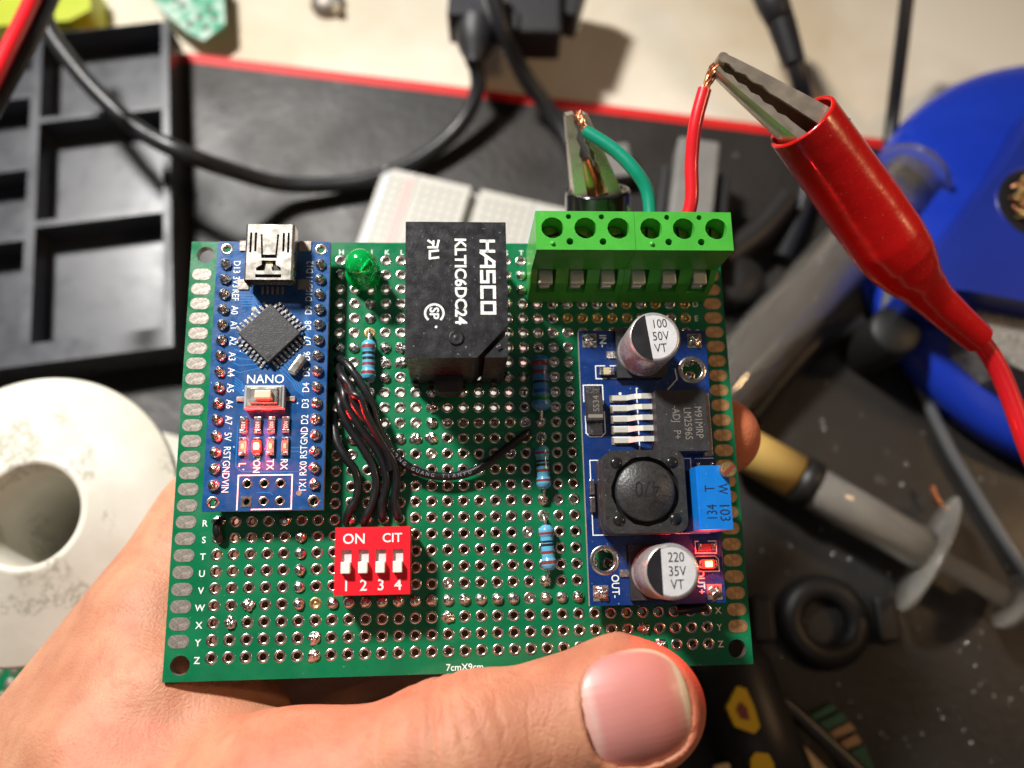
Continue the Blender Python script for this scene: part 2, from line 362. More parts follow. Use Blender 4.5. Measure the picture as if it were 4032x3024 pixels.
b = MB(); slab(b, -40, 330, 0, 3.197, 0.0, 3.1, 'mat_red'); wchild(b, 'red_edging', e)
# tiny solder beads spilt on the mat
b = MB()
for i in range(620):
    x = rng.uniform(500, 2300); y = rng.uniform(330, 1700)
    if rng.random() < 0.45: x = rng.uniform(1560, 2300); y = rng.uniform(900, 1700)
    if rng.random() < 0.1: x = rng.uniform(380, 700); y = rng.uniform(200, 1000)
    q = W(x, y, 3.0); r = rng.uniform(0.08, 0.2) if rng.random() < .72 else rng.uniform(.2, .5)
    if (q - A).dot(dv) < 6: continue
    b.lathe([(r, 0), (r * .95, r * .5), (r * .6, r * .85), (0.01, r)], 'spark', (q.x, q.y, 3.0), 7)
tag(b.build('solder_debris'), 'tiny solder beads and crumbs spilt over the black mat', 'solder crumbs', kind='stuff')

# ------------------------------------------------------------------ black parts tray
TH = 15
ta = W(363, 45, TH); tb = W(374, 748, TH); tv = (tb - ta); TL = tv.length; tv.normalize(); tu = Vector((tv.y, -tv.x, 0))   # tu points to picture left
if tu.x > 0: tu = -tu
def tl(px, py): q = W(px, py, TH) - ta; return (q.dot(tu), q.dot(tv))
def twp(u, v): q = ta + tu * u + tv * v; return (q.x, q.y)
e = empty('parts_tray', (*twp(40, 50), 3), 'black plastic parts tray with square compartments, lower left of the cream table edge', 'parts tray')
def tbox(mb, u0, u1, v0, v1, z0, z1, k='tray_black'): mb.prism([twp(u0, v0), twp(u1, v0), twp(u1, v1), twp(u0, v1)], z0, z1, k)
rimw = tl(352, 400)[0]; d1 = tl(72, 470)[0]; d0 = tl(50, 470)[0]
ys = [tl(200, 62)[1], tl(200, 237)[1], tl(200, 247)[1], tl(200, 458)[1], tl(200, 472)[1], tl(200, 726)[1], TL]
b = MB(); tbox(b, 0.0, 110, 0, TL, 3.2, 5.5); wchild(b, 'tray_floor', e)
b = MB()
tbox(b, 0, rimw, 0, TL, 5.5, TH); tbox(b, rimw, 110, 0, ys[0], 5.5, TH); tbox(b, rimw, 110, ys[5], TL, 5.5, TH); tbox(b, 107, 110, ys[0], ys[5], 5.5, TH)
wchild(b, 'tray_rim', e, bevel=1.6, seg=3)
b = MB(); tbox(b, d1, d0, ys[0], ys[5], 5.5, TH - 1)
tbox(b, rimw, d1, ys[1], ys[2], 5.5, TH - 1); tbox(b, rimw, d1, ys[3], ys[4], 5.5, TH - 1)
for py in (205, 360, 512): v = tl(20, py)[1]; tbox(b, d0, 107, v - .9, v + .9, 5.5, TH - 1)
wchild(b, 'tray_divider', e, bevel=0.7)

# ------------------------------------------------------------------ breadboard
o = W(830, 360, 9); ex = (W(1200, 446, 9) - o).normalized(); ey = (W(768, 510, 9) - o); ey = (ey - ex * ey.dot(ex)).normalized()
def bb(u, v): q = o + ex * u + ey * v; return (q.x, q.y)
e = empty('breadboard', (*bb(27, 40), 3.2), 'white solderless breadboard with red and blue rail lines, half hidden behind the circuit board', 'breadboard')
def bbx(mb, u0, u1, v0, v1, z0, z1, k): mb.prism([bb(u0, v0), bb(u1, v0), bb(u1, v1), bb(u0, v1)], z0, z1, k)
b = MB(); bbx(b, 0, 10.2, 0, 82, 3.1, 9, 'bread'); bbx(b, 10.4, 26.0, 0, 82, 3.1, 9, 'bread'); bbx(b, 26.0, 29, 0, 82, 3.1, 5.5, 'bread'); bbx(b, 29.0, 44.6, 0, 82, 3.1, 9, 'bread'); bbx(b, 44.8, 55, 0, 82, 3.1, 9, 'bread')
wchild(b, 'breadboard_body', e, bevel=0.4)
for u, k, nm in ((1.6, 'bread_blue', 'rail_line'), (8.4, 'bread_red', 'rail_line'), (46.5, 'bread_blue', 'rail_line'), (53.2, 'bread_red', 'rail_line')):
    b = MB(); bbx(b, u - .45 - (.6 if k == 'bread_red' else 0.2), u + .45 + (.6 if k == 'bread_red' else .2), 2, 80, 9.0, 9.03, k); wchild(b, nm, e)
b = MB()
for iu in [3.5, 6.0] + [13.0 + 2.54 * i for i in range(5)] + [32 + 2.54 * i for i in range(5)] + [48.5, 51]:
    for iv in range(30): bbx(b, iu - .45, iu + .45, 3 + 2.54 * iv, 3.9 + 2.54 * iv, 9.0, 9.02, 'bread_hole')
wchild(b, 'contact_holes', e)

# ------------------------------------------------------------------ cables and other background pieces
def cable(name, pts, r, k, label, cat='cable', n=16, group=None, sp=8):
    q = [W(x, y, H) for x, y, H in pts]; b = MB(); b.tube(q, r, k, n, smooth_path=sp)
    lo = min(q, key=lambda p: p.z); return tag(b.build(name, origin=(lo.x, lo.y, lo.z - r)), label, cat, group)
cable('power_cable', [(1022, 120, 20), (1032, 190, 14), (990, 275, 9), (905, 345, 7), (800, 388, 7), (700, 400, 8), (600, 396, 11), (500, 368, 20), (400, 332, 30), (300, 280, 31), (215, 205, 32), (150, 130, 33), (105, 60, 34), (88, -30, 35)],
      2.3, 'cable_black', 'thick black cable curving from the black plug across the mat and the parts tray')
cable('adapter_cable', [(1060, -40, 34), (1085, 60, 28), (1125, 150, 18), (1180, 230, 10), (1225, 300, 7), (1262, 400, 6), (1290, 520, 6), (1330, 650, 6)], 2.5, 'cable_black', 'straight black cable dropping from between two plugs to behind the green terminal blocks')
cable('charger_cable', [(1712, 120, 24), (1728, 175, 20), (1742, 250, 12), (1748, 340, 8), (1730, 460, 6), (1690, 560, 6)], 2.6, 'cable_black', 'black cable leaving the ribbed strain relief, crossing behind the metal clip jaw')
cable('slim_cable', [(1962, -30, 30), (1952, 60, 24), (1940, 160, 16), (1930, 240, 9), (1922, 305, 6), (1920, 345, 5.5)], 2.0, 'cable_black', 'slim black vertical cable between the red boot and the blue holder')
cable('mat_cable', [(1968, 770, 8), (1985, 830, 5.5), (2018, 900, 5.2), (2060, 985, 5.2), (2108, 1065, 5.2), (2160, 1150, 5.2), (2230, 1255, 5.2), (2300, 1350, 5.2)], 1.5, 'cable_grey', 'glossy grey cable lying on the mat below the blue holder')
# plugs
def oriented(px, py, H, px2, py2, H2):      # frame with its x axis from the first point to the second
    a = W(px, py, H); c = W(px2, py2, H2); x = (c - a).normalized(); z = Vector((0, 0, 1)); y = z.cross(x).normalized(); z = x.cross(y)
    m = Matrix((x, y, z)).transposed().to_4x4(); m.translation = a; return m, (c - a).length
e = empty('cable_plug', tuple(W(1025, 90, 6)), 'black moulded plug ending the thick curving cable, hanging over the cream tabletop', 'plug')
m, L_ = oriented(1040, -60, 20, 1028, 90, 20)
b = MB(); b.box((L_ / 2 - 2, 0, 0), (L_ - 4, 16.5, 12), 'plug_black', T=m); b.box((L_ / 2 - 2, 0, 5.7), (L_ - 8, 5, 0.8), 'tray_black', T=m); wchild(b, 'plug_body', e, bevel=2.2, seg=4)
b = MB(); Tm = m @ Matrix.Rotation(R(90), 4, 'Y'); b.lathe([(6.6, L_ - 5), (6.2, L_ - 1), (4.6, L_ + 3), (2.9, L_ + 6), (2.3, L_ + 8)], 'plug_black', T=Tm); wchild(b, 'strain_relief', e)
m, L_ = oriented(1150, -80, 22, 1146, 100, 20)
b = MB(); b.box((L_ / 2, 0, 0), (L_, 17, 13), 'plug_black', T=m); b.box((L_ - 14, -7, 1), (20, 16, 10), 'plug_black', .35, T=m); b.box((L_ - 20, 10, -2), (22, 12, 11), 'plug_black', -.25, T=m); b.box((L_ - 3, -5, 6), (6, 4, 3), 'plug_black', T=m); b.box((6, 0, 7), (16, 9, 2), 'plug_black', T=m)
tag(b.build('power_adapter', origin=tuple(W(1150, 10, 6)), bevel=1.6), 'blocky black adapter right of the moulded plug at the top edge', 'adapter')
e = empty('ribbed_plug', tuple(W(1690, 60, 16)), 'black cylindrical plug with a ribbed strain relief above the metal clip jaw', 'plug')
m, L_ = oriented(1640, -60, 28, 1688, 50, 26); Tm = m @ Matrix.Rotation(R(90), 4, 'Y')
b = MB(); b.lathe([(0.1, 0), (4.6, 0), (4.6, L_ * .6), (3.8, L_), (0.1, L_)], 'plug_black', T=Tm); wchild(b, 'plug_body', e)
m, L2 = oriented(1688, 50, 26, 1716, 140, 23); Tm = m @ Matrix.Rotation(R(90), 4, 'Y'); pr = []
for i in range(7): z = L2 * i / 7; pr += [(3.9 - i * .1, z), (3.9 - i * .1, z + L2 * .09), (3.1 - i * .1, z + L2 * .1), (3.1 - i * .1, z + L2 * .14)]
b = MB(); b.lathe(pr + [(0.1, L2)], 'plug_black', T=Tm, smooth=False); wchild(b, 'strain_relief', e)
# test leads crossing the upper left corner
for nm, pts, k, lb in (('test_lead', [(95, -60, 62), (62, 15, 64), (28, 85, 66), (-12, 165, 68), (-60, 260, 70)], 'wire_red', 'blurred red test lead crossing the upper left corner'),
                       ('test_lead', [(135, -60, 58), (102, 15, 60), (68, 85, 62), (18, 178, 64), (-50, 300, 66)], 'cable_black', 'blurred black test lead beside the red one in the upper left corner')):
    cable(nm, pts, 1.75, k, lb, 'test lead', group='test leads crossing the upper left corner')
# lime box
q = [W(-60, -60, 12), W(192, -60, 12), W(196, 20, 12), W(150, 44, 12), W(-60, 60, 12)]
b = MB(); b.prism([(p.x, p.y) for p in q], 0.05, 12, 'lime'); tag(b.build('plastic_box', origin=(q[3].x, q[3].y, 0.05), bevel=2, seg=3), 'lime yellow plastic box behind the parts tray', 'box')
# mint pcb scrap on a spacer
q = [W(300, -50, 8), W(345, 20, 8), W(408, 72, 8), W(440, 88, 8), W(486, 52, 8), W(482, -50, 8)]
b = MB(); b.prism([(p.x, p.y) for p in q], 6.4, 8, 'pcb_mint', 'board_edge'); e = empty('circuit_scrap', (q[3].x, q[3].y, 0), 'mint green broken circuit board piece with silvery joints at the top edge', 'circuit board'); wchild(b, 'board_panel', e)
b = MB()
for x, y in ((395, 12), (430, 38), (445, 60), (410, 52), (452, 20), (380, 0), (462, 38)):
    p = W(x, y, 8); b.lathe([(1.1, 0), (.9, .5), (.4, .9), (.01, 1)], 'solder', (p.x, p.y, 8.0), 10)
wchild(b, 'solder_joints', e)
b = MB(); p = W(455, 30, 0); b.box((p.x, p.y + 6, 3.2), (10, 8, 6.3), 'plug_black'); wchild(b, 'connector_block', e)
# metal blob at the top
p = W(705, -4, 3); b = MB(); b.lathe([(5.5, 0), (5.6, 1), (4.6, 3), (2.6, 4), (0.05, 4.2)], 'tin_flat', (p.x, p.y, 0.02), 18); b.cyl((p.x + 3, p.y - 3), 1.6, .02, 5, 'steel', 12)
tag(b.build('metal_knob', origin=(p.x, p.y, .02)), 'dull grey metal knob on the cream tabletop at the top edge', 'knob')
# grey clamp block and silver square behind the terminal blocks
m, L_ = oriented(1478, 560, 20, 1505, 320, 16)
b = MB(); b.box((L_ / 2, 0, 0), (L_, 11.5, 8), 'grey_plastic', T=m); b.box((L_ / 2 - 3, -8.5, -2), (L_ - 8, 3.5, 4), 'plug_black', T=m); b.box((L_ / 2 - 3, 7.6, -2), (L_ - 8, 2, 4), 'plug_black', T=m)
tag(b.build('clamp_block', origin=tuple(W(1490, 440, 8)), bevel=.8), 'grey rectangular clamp block standing behind the red hookup wire', 'clamp')
p = W(1332, 345, 9); b = MB(); b.box((p.x, p.y, 6), (8.5, 11, 6), 'grey_plastic', .1); tag(b.build('small_block', origin=(p.x, p.y, 3.0), bevel=.6), 'small light grey block seen past the green hookup wire', 'block')
# clutter of dark helping hand parts behind the red clip
e = empty('helping_hand', tuple(W(1640, 620, 3)), 'blurred black helping hand tool lying behind the circuit board', 'tool')
b = MB(); b.tube([W(1560, 560, 9), W(1640, 500, 9), W(1700, 430, 9)], 4, 'handle_black', 14); wchild(b, 'tool_arm', e)
b = MB(); p = W(1600, 600, 12); b.lathe([(.1, 9), (6, 9), (7, 8), (7, 0)], 'handle_black', (p.x, p.y, 3.05), 24); wchild(b, 'tool_base', e)
b = MB(); p = W(1938, 712, 22); b.lathe([(.1, 19), (5.5, 19), (6.6, 18), (6.6, 0)], 'deep_black', (p.x, p.y, 3.05), 28); wchild(b, 'dark_cover', e)  # black cylinder added to hide the blue base where the gap is dark
b = MB(); b.tube([W(1905, 770, 10), W(1912, 690, 14), W(1925, 610, 14)], 1.7, 'cable_grey', 12); wchild(b, 'tool_rod', e)
b = MB(); b.tube([W(1620, 900, 7), W(1700, 800, 8), W(1760, 740, 8), (W(1860, 700, 8))], 3.2, 'handle_black', 12); wchild(b, 'tool_arm', e)

# ------------------------------------------------------------------ clear plastic tube
m, L_ = oriented(1500, 905, 12, 1968, 388, 15); Tm = m @ Matrix.Rotation(R(90), 4, 'Y')
e = empty('clear_tube', tuple(W(1700, 680, 3)), 'clear plastic tube lying diagonally behind the red boot, with warm streaks of light', 'tube')
b = MB(); b.lathe([(8.6, 0), (8.6, L_), (7.7, L_), (7.7, 0), (8.6, 0)], 'clear', T=Tm, n=40); wchild(b, 'tube_barrel', e)
b = MB(); b.lathe([(7.0, L_ * .93), (7.2, L_ * .95), (7.0, L_ * .97), (.1, L_ * .975)], 'handle_black', T=Tm, n=32); wchild(b, 'tube_plunger', e)
b = MB(); b.lathe([(7.6, L_), (12.4, L_), (12.8, L_ + .6), (12.4, L_ + 1.3), (7.6, L_ + 1.3), (7.6, L_)], 'clear', T=Tm, n=40, sy=.85); wchild(b, 'tube_flange', e)

# ------------------------------------------------------------------ blue soldering iron holder
c = W(2386, 540, 15); e = empty('iron_holder', (c.x, c.y, 3.05), 'blue plastic soldering iron holder with brass wool and grey sponge at the right edge', 'iron holder')
RR = 63.5
b = MB(); b.lathe([(RR - 3, 0), (RR, 3), (RR, 8), (RR - 2, 11), (RR - 9, 14.5), (RR - 20, 17), (RR - 40, 19), (0.1, 20)], 'station_blue', (c.x, c.y, 3.05), 96); wchild(b, 'holder_base', e)
q = [W(2300, 150, 42), W(2212, 300, 42), (W(2108, 445, 42)), W(2004, 575, 42), W(2022, 615, 42), W(2100, 620, 42), W(2330, 662, 42), W(2500, 400, 42)]
b = MB(); b.prism([(p.x, p.y) for p in q][::1], 12, 40, 'station_dark'); wchild(b, 'holder_housing', e, bevel=2.2, seg=4)
w = W(2243, 440, 40); b = MB(); b.lathe([(9.6, 0), (9.9, .3), (10.2, 0)], 'station_dark', (w.x, w.y, 40.05), 40); b.disc((w.x, w.y, 40.08), 9.6, 'deep_black', 36); wchild(b, 'wool_ring', e)
b = MB()
for i in range(90):
    a = rng.uniform(0, 6.28); rr_ = rng.uniform(0, 7); cx_, cy_ = w.x + rr_ * math.cos(a), w.y + rr_ * math.sin(a); t0 = rng.uniform(0, 6.28); r0 = rng.uniform(1.2, 2.2)
    pts = [Vector((cx_ + r0 * math.cos(t0 + k_ * .8) + k_ * .12, cy_ + r0 * math.sin(t0 + k_ * .8), 40.4 + rng.uniform(0, 4.5) * (1 - rr_ / 9) + .15 * k_)) for k_ in range(7)]
    b.tube(pts, 0.30, 'copper' if i % 3 else 'brass', 5, smooth_path=3)
wchild(b, 'brass_wool', e)
q = [W(2105, 630, 32), W(2330, 668, 32), W(2330, 850, 32), W(2190, 790, 32), W(2122, 728, 32)]
b = MB(); b.prism([(p.x, p.y) for p in q], 17, 32, 'sponge'); wchild(b, 'sponge', e, bevel=.8)

# ------------------------------------------------------------------ syringe on the mat
m, L_ = oriented(1640, 985, 13, 2190, 1300, 13); Tm = m @ Matrix.Rotation(R(90), 4, 'Y')
e = empty('flux_syringe', tuple(W(1900, 1150, 3)), 'cloudy plastic syringe with a tan cap lying on the mat right of the circuit board', 'syringe')
def at_(f): return L_ * f
b = MB(); b.lathe([(0.1, -6), (4.8, -6), (5.3, -5), (5.7, at_(.15)), (0.1, at_(.155))], 'syr_tan', T=Tm, n=32); wchild(b, 'syringe_cap', e)
b = MB(); b.lathe([(5.8, at_(.157)), (6.2, at_(.16)), (6.2, at_(.215)), (5.5, at_(.225)), (5.5, at_(.157))], 'handle_black', T=Tm, n=32); wchild(b, 'collar', e)
b = MB(); b.lathe([(5.4, at_(.228)), (5.4, at_(.66)), (4.6, at_(.66)), (4.6, at_(.228)), (5.4, at_(.228))], 'milky', T=Tm, n=36); wchild(b, 'syringe_barrel', e)
b = MB(); b.lathe([(4.2, at_(.665)), (15.5, at_(.668)), (16.3, at_(.677)), (15.5, at_(.69)), (4.2, at_(.692)), (4.2, at_(.665))], 'milky', T=Tm, n=44, sx=.55); wchild(b, 'finger_flange', e)
b = MB(); b.lathe([(4.5, at_(.24)), (4.5, at_(.30)), (2.7, at_(.31)), (2.7, at_(.985)), (0.1, at_(.985))], 'milky', T=Tm, n=24); wchild(b, 'plunger_rod', e)
b = MB(); b.lathe([(0.1, at_(.985)), (7, at_(.985)), (7.4, at_(.995)), (7, L_ + 1), (6, L_ + 1.3), (0.1, L_ + 1.1)], 'milky', T=Tm, n=32); wchild(b, 'thumb_rest', e)
b = MB(); b.tube([W(2012, 1050, 7), W(2020, 1072, 7), W(2034, 1096, 7)], .75, 'copper', 8); tag(b.build('copper_wire', origin=tuple(W(2020, 1072, 6.3))), 'short bare copper wire end beside the syringe flange', 'wire')
# ------------------------------------------------------------------ black ring with two tabs
p = W(1785, 1342, 6); e = empty('rubber_ring', (p.x, p.y, 3.05), 'round black rubber piece with a centre hole and two side tabs, below the syringe', 'rubber ring')
b = MB(); b.lathe([(5.2, 2), (5.6, 3.2), (8.0, 4.2), (10, 3.4), (11.4, 1.5), (11.6, 0), (5.2, 0), (5.2, 2)], 'handle_black', (p.x, p.y, 3.05), 40); wchild(b, 'ring_body', e)
for dx in (-15.2, 15.2):
    b = MB(); b.box((p.x + dx, p.y + .5, 4.6), (5.4, 11, 3.0), 'handle_black'); wchild(b, 'ring_tab', e, bevel=1)
# ------------------------------------------------------------------ bottom right tools
e = empty('screwdriver', tuple(W(1620, 1560, 3)), 'dark screwdriver handle with yellow inserts below the right end of the circuit board', 'screwdriver')
m, L_ = oriented(1560, 1380, 14, 1690, 1780, 14); Tm = m @ Matrix.Rotation(R(90), 4, 'Y')
b = MB(); b.lathe([(0.1, 0), (6, 1), (9, 6), (9.5, L_ * .5), (10.8, L_), (0.1, L_ + 1)], 'handle_black', T=Tm, n=28); wchild(b, 'handle_body', e)
def wpoly(mb, pts, H, th, k): mb.prism([(W(x, y, H).x, W(x, y, H).y) for x, y in pts], H - th, H, k)
b = MB(); wpoly(b, [(1593, 1482), (1570, 1528), (1588, 1570), (1630, 1585), (1642, 1570), (1630, 1528), (1612, 1488)], 24, 1.6, 'yellow'); wpoly(b, [(1600, 1515), (1592, 1532), (1602, 1552), (1620, 1556), (1614, 1530)], 24.3, .5, 'band_brown'); wchild(b, 'yellow_insert', e, bevel=.5)
b = MB(); wpoly(b, [(1622, 1640), (1632, 1625), (1660, 1628), (1672, 1650), (1676, 1720), (1630, 1720)], 24, 2.5, 'yellow'); wchild(b, 'yellow_insert', e, bevel=1)
b = MB(); wpoly(b, [(1684, 1603), (1692, 1610), (1712, 1680), (1712, 1740), (1704, 1740)], 22, 2.5, 'yellow'); wchild(b, 'yellow_insert', e, bevel=.5)
b = MB(); wpoly(b, [(1545, 1655), (1575, 1648), (1590, 1700), (1545, 1700)], 22, 2, 'beige'); wchild(b, 'beige_insert', e, bevel=.5)
m, L_ = oriented(1688, 1588, 10, 1820, 1800, 10); Tm = m @ Matrix.Rotation(R(90), 4, 'Y')
b = MB(); b.lathe([(.1, -1), (1.6, 0), (3.4, 5), (5.6, 14), (6.2, L_), (.1, L_)], 'beige', T=Tm, n=28); tag(b.build('wooden_handle', origin=tuple(W(1740, 1660, 3.4))), 'beige tapered handle beside the black rod in the lower right', 'tool handle')
cable('black_rod', [(1500, 1300, 12), (1608, 1440, 12), (1740, 1560, 12), (1850, 1662, 12), (1930, 1740, 12)], 2.0, 'cable_black', 'straight black lead running from under the board corner to the bottom edge', 'cable')
e = empty('striped_strip', tuple(W(1830, 1590, 3)), 'small green strip with tan bands lying on the mat in the lower right', 'strip')
for pts, k, nm in (([(1745, 1549), (1755, 1560), (1808, 1532), (1797, 1520)], 'strip_green', 'green_band'), ([(1760, 1566), (1775, 1584), (1832, 1556), (1818, 1538)], 'strip_green', 'green_band'),
               ([(1780, 1588), (1792, 1600), (1848, 1576), (1836, 1560)], 'strip_tan', 'tan_band'), ([(1800, 1612), (1812, 1626), (1862, 1604), (1850, 1586)], 'strip_tan', 'tan_band'), ([(1816, 1632), (1850, 1690), (1900, 1690), (1868, 1610)], 'strip_green', 'green_band')):
    b = MB(); wpoly(b, pts, 5, 1.9, k); wchild(b, nm, e)
# ------------------------------------------------------------------ white solder spool lying flat
c = W(66, 1113, 50); e = empty('solder_spool', (c.x, c.y, 3.05), 'empty looking white plastic spool with rubbed off label glue, left of the hand', 'spool')
b = MB(); RO = 29.4; b.lathe([(RO - .3, 47.6), (RO, 48.0), (RO, 49.4), (RO - .5, 50), (12.6, 50.15), (12.0, 50.9), (10.7, 50.9), (10.2, 50.3), (9.6, 44), (9.4, 6)], 'spool_white', (c.x, c.y, 0), 96)
b.lathe([(12, 47.6), (RO - .3, 47.6)], 'spool_white', (c.x, c.y, 0), 96); wchild(b, 'top_flange', e)
b = MB(); b.lathe([(13, 5), (13, 47.6)], 'spool_white', (c.x, c.y, 0), 64); wchild(b, 'spool_core', e)
b = MB(); b.lathe([(9.4, 3.1), (RO, 3.1), (RO, 5), (9.4, 5)], 'spool_white', (c.x, c.y, 0), 96); wchild(b, 'bottom_flange', e)
# ------------------------------------------------------------------ green scrap board under the spool
o = W(12, 1470, 8); e = empty('scrap_perfboard', (o.x, o.y, 3.1), 'green scrap circuit board with oval pads under the lower edge of the white spool', 'circuit board')
q = [W(-80, 1330, 8), W(48, 1378, 8), W(58, 1440, 8), W(30, 1500, 8), W(-20, 1560, 8), W(-80, 1560, 8)]
b = MB(); b.prism([(p.x, p.y) for p in q], 6.4, 8, 'green_mask', 'board_edge'); wchild(b, 'board_panel', e)
for x, y in ((38, 1412), (30, 1446), (20, 1478), (4, 1508), (4, 1416), (-4, 1450), (12, 1390)):
    p = W(x, y, 8); b = MB(); b.lathe([(1.5, 0), (1.4, .12), (.1, .14)], 'tin_flat', (p.x, p.y, 8.0), 14, sx=.7); wchild(b, 'oval_pad', e)
b = MB(); b.tube([W(110, 1350, 9), W(70, 1398, 9), W(40, 1450, 6), (W(-10, 1560, 5))], 1.4, 'cable_grey', 10)
tag(b.build('grey_lead', origin=tuple(W(40, 1450, 4.6))), 'thin grey lead between the spool and the green scrap board', 'cable')

# ================================================================== THE CIRCUIT BOARD (board frame, z = 0 is its front face)
CBD = board_empty('circuit_board', 'green perforated circuit board with soldered parts and two blue modules, held in the hand', 'circuit board')
SOLDER = [(7, 1), (7, 6), (8, 6), (9, 3), (9, 4), (10, 6), (10, 7), (10, 8), (11, 7), (11, 6), (13, 9), (13, 10), (15, 9), (18, 8), (19, 8), (13, 11), (18, 2), (18, 3), (19, 1), (19, 2),
          (11, 12), (12, 12), (13, 12), (8, 12), (14, 23), (10, 17), (11, 17), (20, 16), (20, 11), (20, 21), (4, 17), (5, 18), (5, 19), (5, 20), (5, 21), (5, 22), (2, 22), (1, 23), (6, 24), (6, 25), (0, 17), (26, 24), (27, 25), (8, 17), (9, 17)]
SOLDER += [(c, 22) for c in range(7, 23) if c != 19]
MESSY = {(2, 22), (1, 23), (6, 24), (6, 25), (11, 7), (10, 7), (13, 12), (27, 25), (13, 10), (14, 23), (11, 6), (12, 12), (26, 24), (0, 17)}
GOLD = {(11, 8), (22, 4), (23, 4), (24, 4), (25, 4), (26, 4), (30, 4), (6, 22), (13, 13), (14, 11), (19, 11), (9, 5), (20, 12), (20, 17), (19, 22), (18, 13), (16, 14), (19, 18), (14, 21), (30, 3), (28, 3), (26, 3), (8, 13)}
SS = set(SOLDER)
holes = [(gx(c), gy(r), 0.56) for c in range(31) for r in range(26)]
holes += [(-42.6, 32.65, 1.45, 28), (-42.6, -32.65, 1.45, 28), (42.6, -32.65, 1.45, 28), (42.6, 32.65, 1.45, 28)]
b = MB(); b.holed([(-45, -35), (45, -35), (45, 35), (-45, 35)], holes, -1.6, 0, 'green_mask', 'board_edge', 'tin_flat', n=10)
AL = 'ABCDEFGHIJKLMNOPQRSTUVWXYZ'
for r in range(26):
    b.text(AL[r], -40.15, gy(r) - .25, 0.03, 0.95, 'white_ink', bold=.012); b.text(AL[r], 40.0, gy(r) - .1, 0.03, 0.95, 'white_ink', bold=.012)
for c in range(31): b.text((AL + 'abcde')[c], gx(c) + .1, gy(0) + 1.5, 0.03, 0.85, 'white_ink', bold=.012)
b.text('7cmX9cm', -2.95, -34.1, 0.03, 0.95, 'white_ink', align='LEFT', bold=.015)
b.build('board_panel', CBD)
# plated holes
b = MB(); b.lathe([(.94, .0), (.90, .045), (.72, .075), (.58, .05), (.50, -.08), (.50, -1.6)], 'tin', n=20); ring = b.build('plated_hole', CBD)
RP = [(.94, .0), (.90, .045), (.72, .075), (.58, .05), (.50, -.08), (.50, -1.6)]
vis = [(c, r) for r in (25, 24, 23, 21, 20, 19, 18, 16) for c in range(0, 21) if (c, r) not in SS and (c, r) not in GOLD and not (7 <= c <= 10 and 17 < r < 22)][:100]
ring.location = (gx(vis[0][0]) * mm, gy(vis[0][1]) * mm, 0)
for c, r in vis[1:]: inst(ring, (gx(c), gy(r), 0), CBD)
vs_ = set(vis); b = MB(); bg = MB()
for c in range(31):
    for r in range(26):
        if (c, r) in vs_: continue
        if (c, r) in GOLD:
            bg.lathe(RP[:4] + [(.50, -.1), (.36, -.22), (.15, -.1), (.01, -.02)], 'gold' if r < 8 or c in (6,) else 'tin', (gx(c), gy(r), 0), 18)
        else: b.lathe(RP, 'tin', (gx(c), gy(r), 0), 18)
tag(b.build('plated_holes', CBD), None, kind='stuff'); bg.build('filled_holes', CBD)
# edge pads
def oval(mb, w, h, z, k, n=8):
    pts = []
    for s_, a0 in ((1, -90), (-1, 90)):
        pts += [(s_ * (w / 2 - h / 2) + h / 2 * math.cos(R(a0 + 180 * i / n)), h / 2 * math.sin(R(a0 + 180 * i / n))) for i in range(n + 1)]
    mb.prism(pts, 0.0, z, k)
    return pts
b = MB(); oval(b, 3.15, 1.95, .05, 'tin_flat'); pl = b.build('edge_pad', CBD, bevel=.03)
b = MB(); oval(b, 3.15, 1.95, .05, 'gold'); pr_ = b.build('edge_pad', CBD, bevel=.03)
M['copper_pad'] = mat('copper_pad', (0.70, 0.42, 0.20), 0.42, metal=.85, var=.22, vscale=.7, bump=.12, bscale=.9, rvar=.1)
pr_.data.materials[0] = M['copper_pad']
for i in range(24):
    y = 29.2 - 2.54 * i
    if i == 0: pl.location = (-43.0 * mm, y * mm, 0.002 * mm); pr_.location = (43.0 * mm, y * mm, 0.002 * mm)
    else: inst(pl, (-43.0, y, .002), CBD); inst(pr_, (43.0, y, .002), CBD)
# solder joints
def blob(r, h, messy, seed, peak=0.0):
    g = random.Random(seed); b = MB(); n = 20; rings = 8; vs = []
    ph = [g.uniform(0, 6.3) for _ in range(6)]; am = [g.uniform(.3, 1) for _ in range(6)]
    for j in range(rings + 1):
        t = j / rings * math.pi / 2
        for i in range(n):
            a = 2 * math.pi * i / n; d = 0
            if messy:
                for q_ in range(6): d += am[q_] * math.sin((q_ + 1) * a + ph[q_] + t * 3) * .05
            rr_ = r * math.cos(t) * (1 + d * messy); z = h * math.sin(t) * (1 + d * messy * 1.2)
            if j == rings: rr_ = 0.001; z = h * (1 + peak)
            vs.append((rr_ * math.cos(a), rr_ * math.sin(a), z))
    b.add(vs, [(j * n + i, j * n + (i + 1) % n, (j + 1) * n + (i + 1) % n, (j + 1) * n + i) for j in range(rings) for i in range(n)], 'solder', True)
    return b
jb = [blob(.93, .62, .35, 1).build('solder_joint', CBD), blob(.92, .75, .6, 2, .1).build('solder_joint', CBD), blob(.95, .5, 2.6, 3, .6).build('solder_joint', CBD), blob(.93, .6, 2.2, 4, -.3).build('solder_joint', CBD)]
used = [0] * 4
for i, (c, r) in enumerate(SOLDER):
    k = (2 + i % 2) if (c, r) in MESSY else i % 2; loc = (gx(c), gy(r), 0.02)
    if not used[k]: jb[k].location = Vector(loc) * mm; used[k] = 1
    else: inst(jb[k], loc, CBD, rng.uniform(0, 6.28))

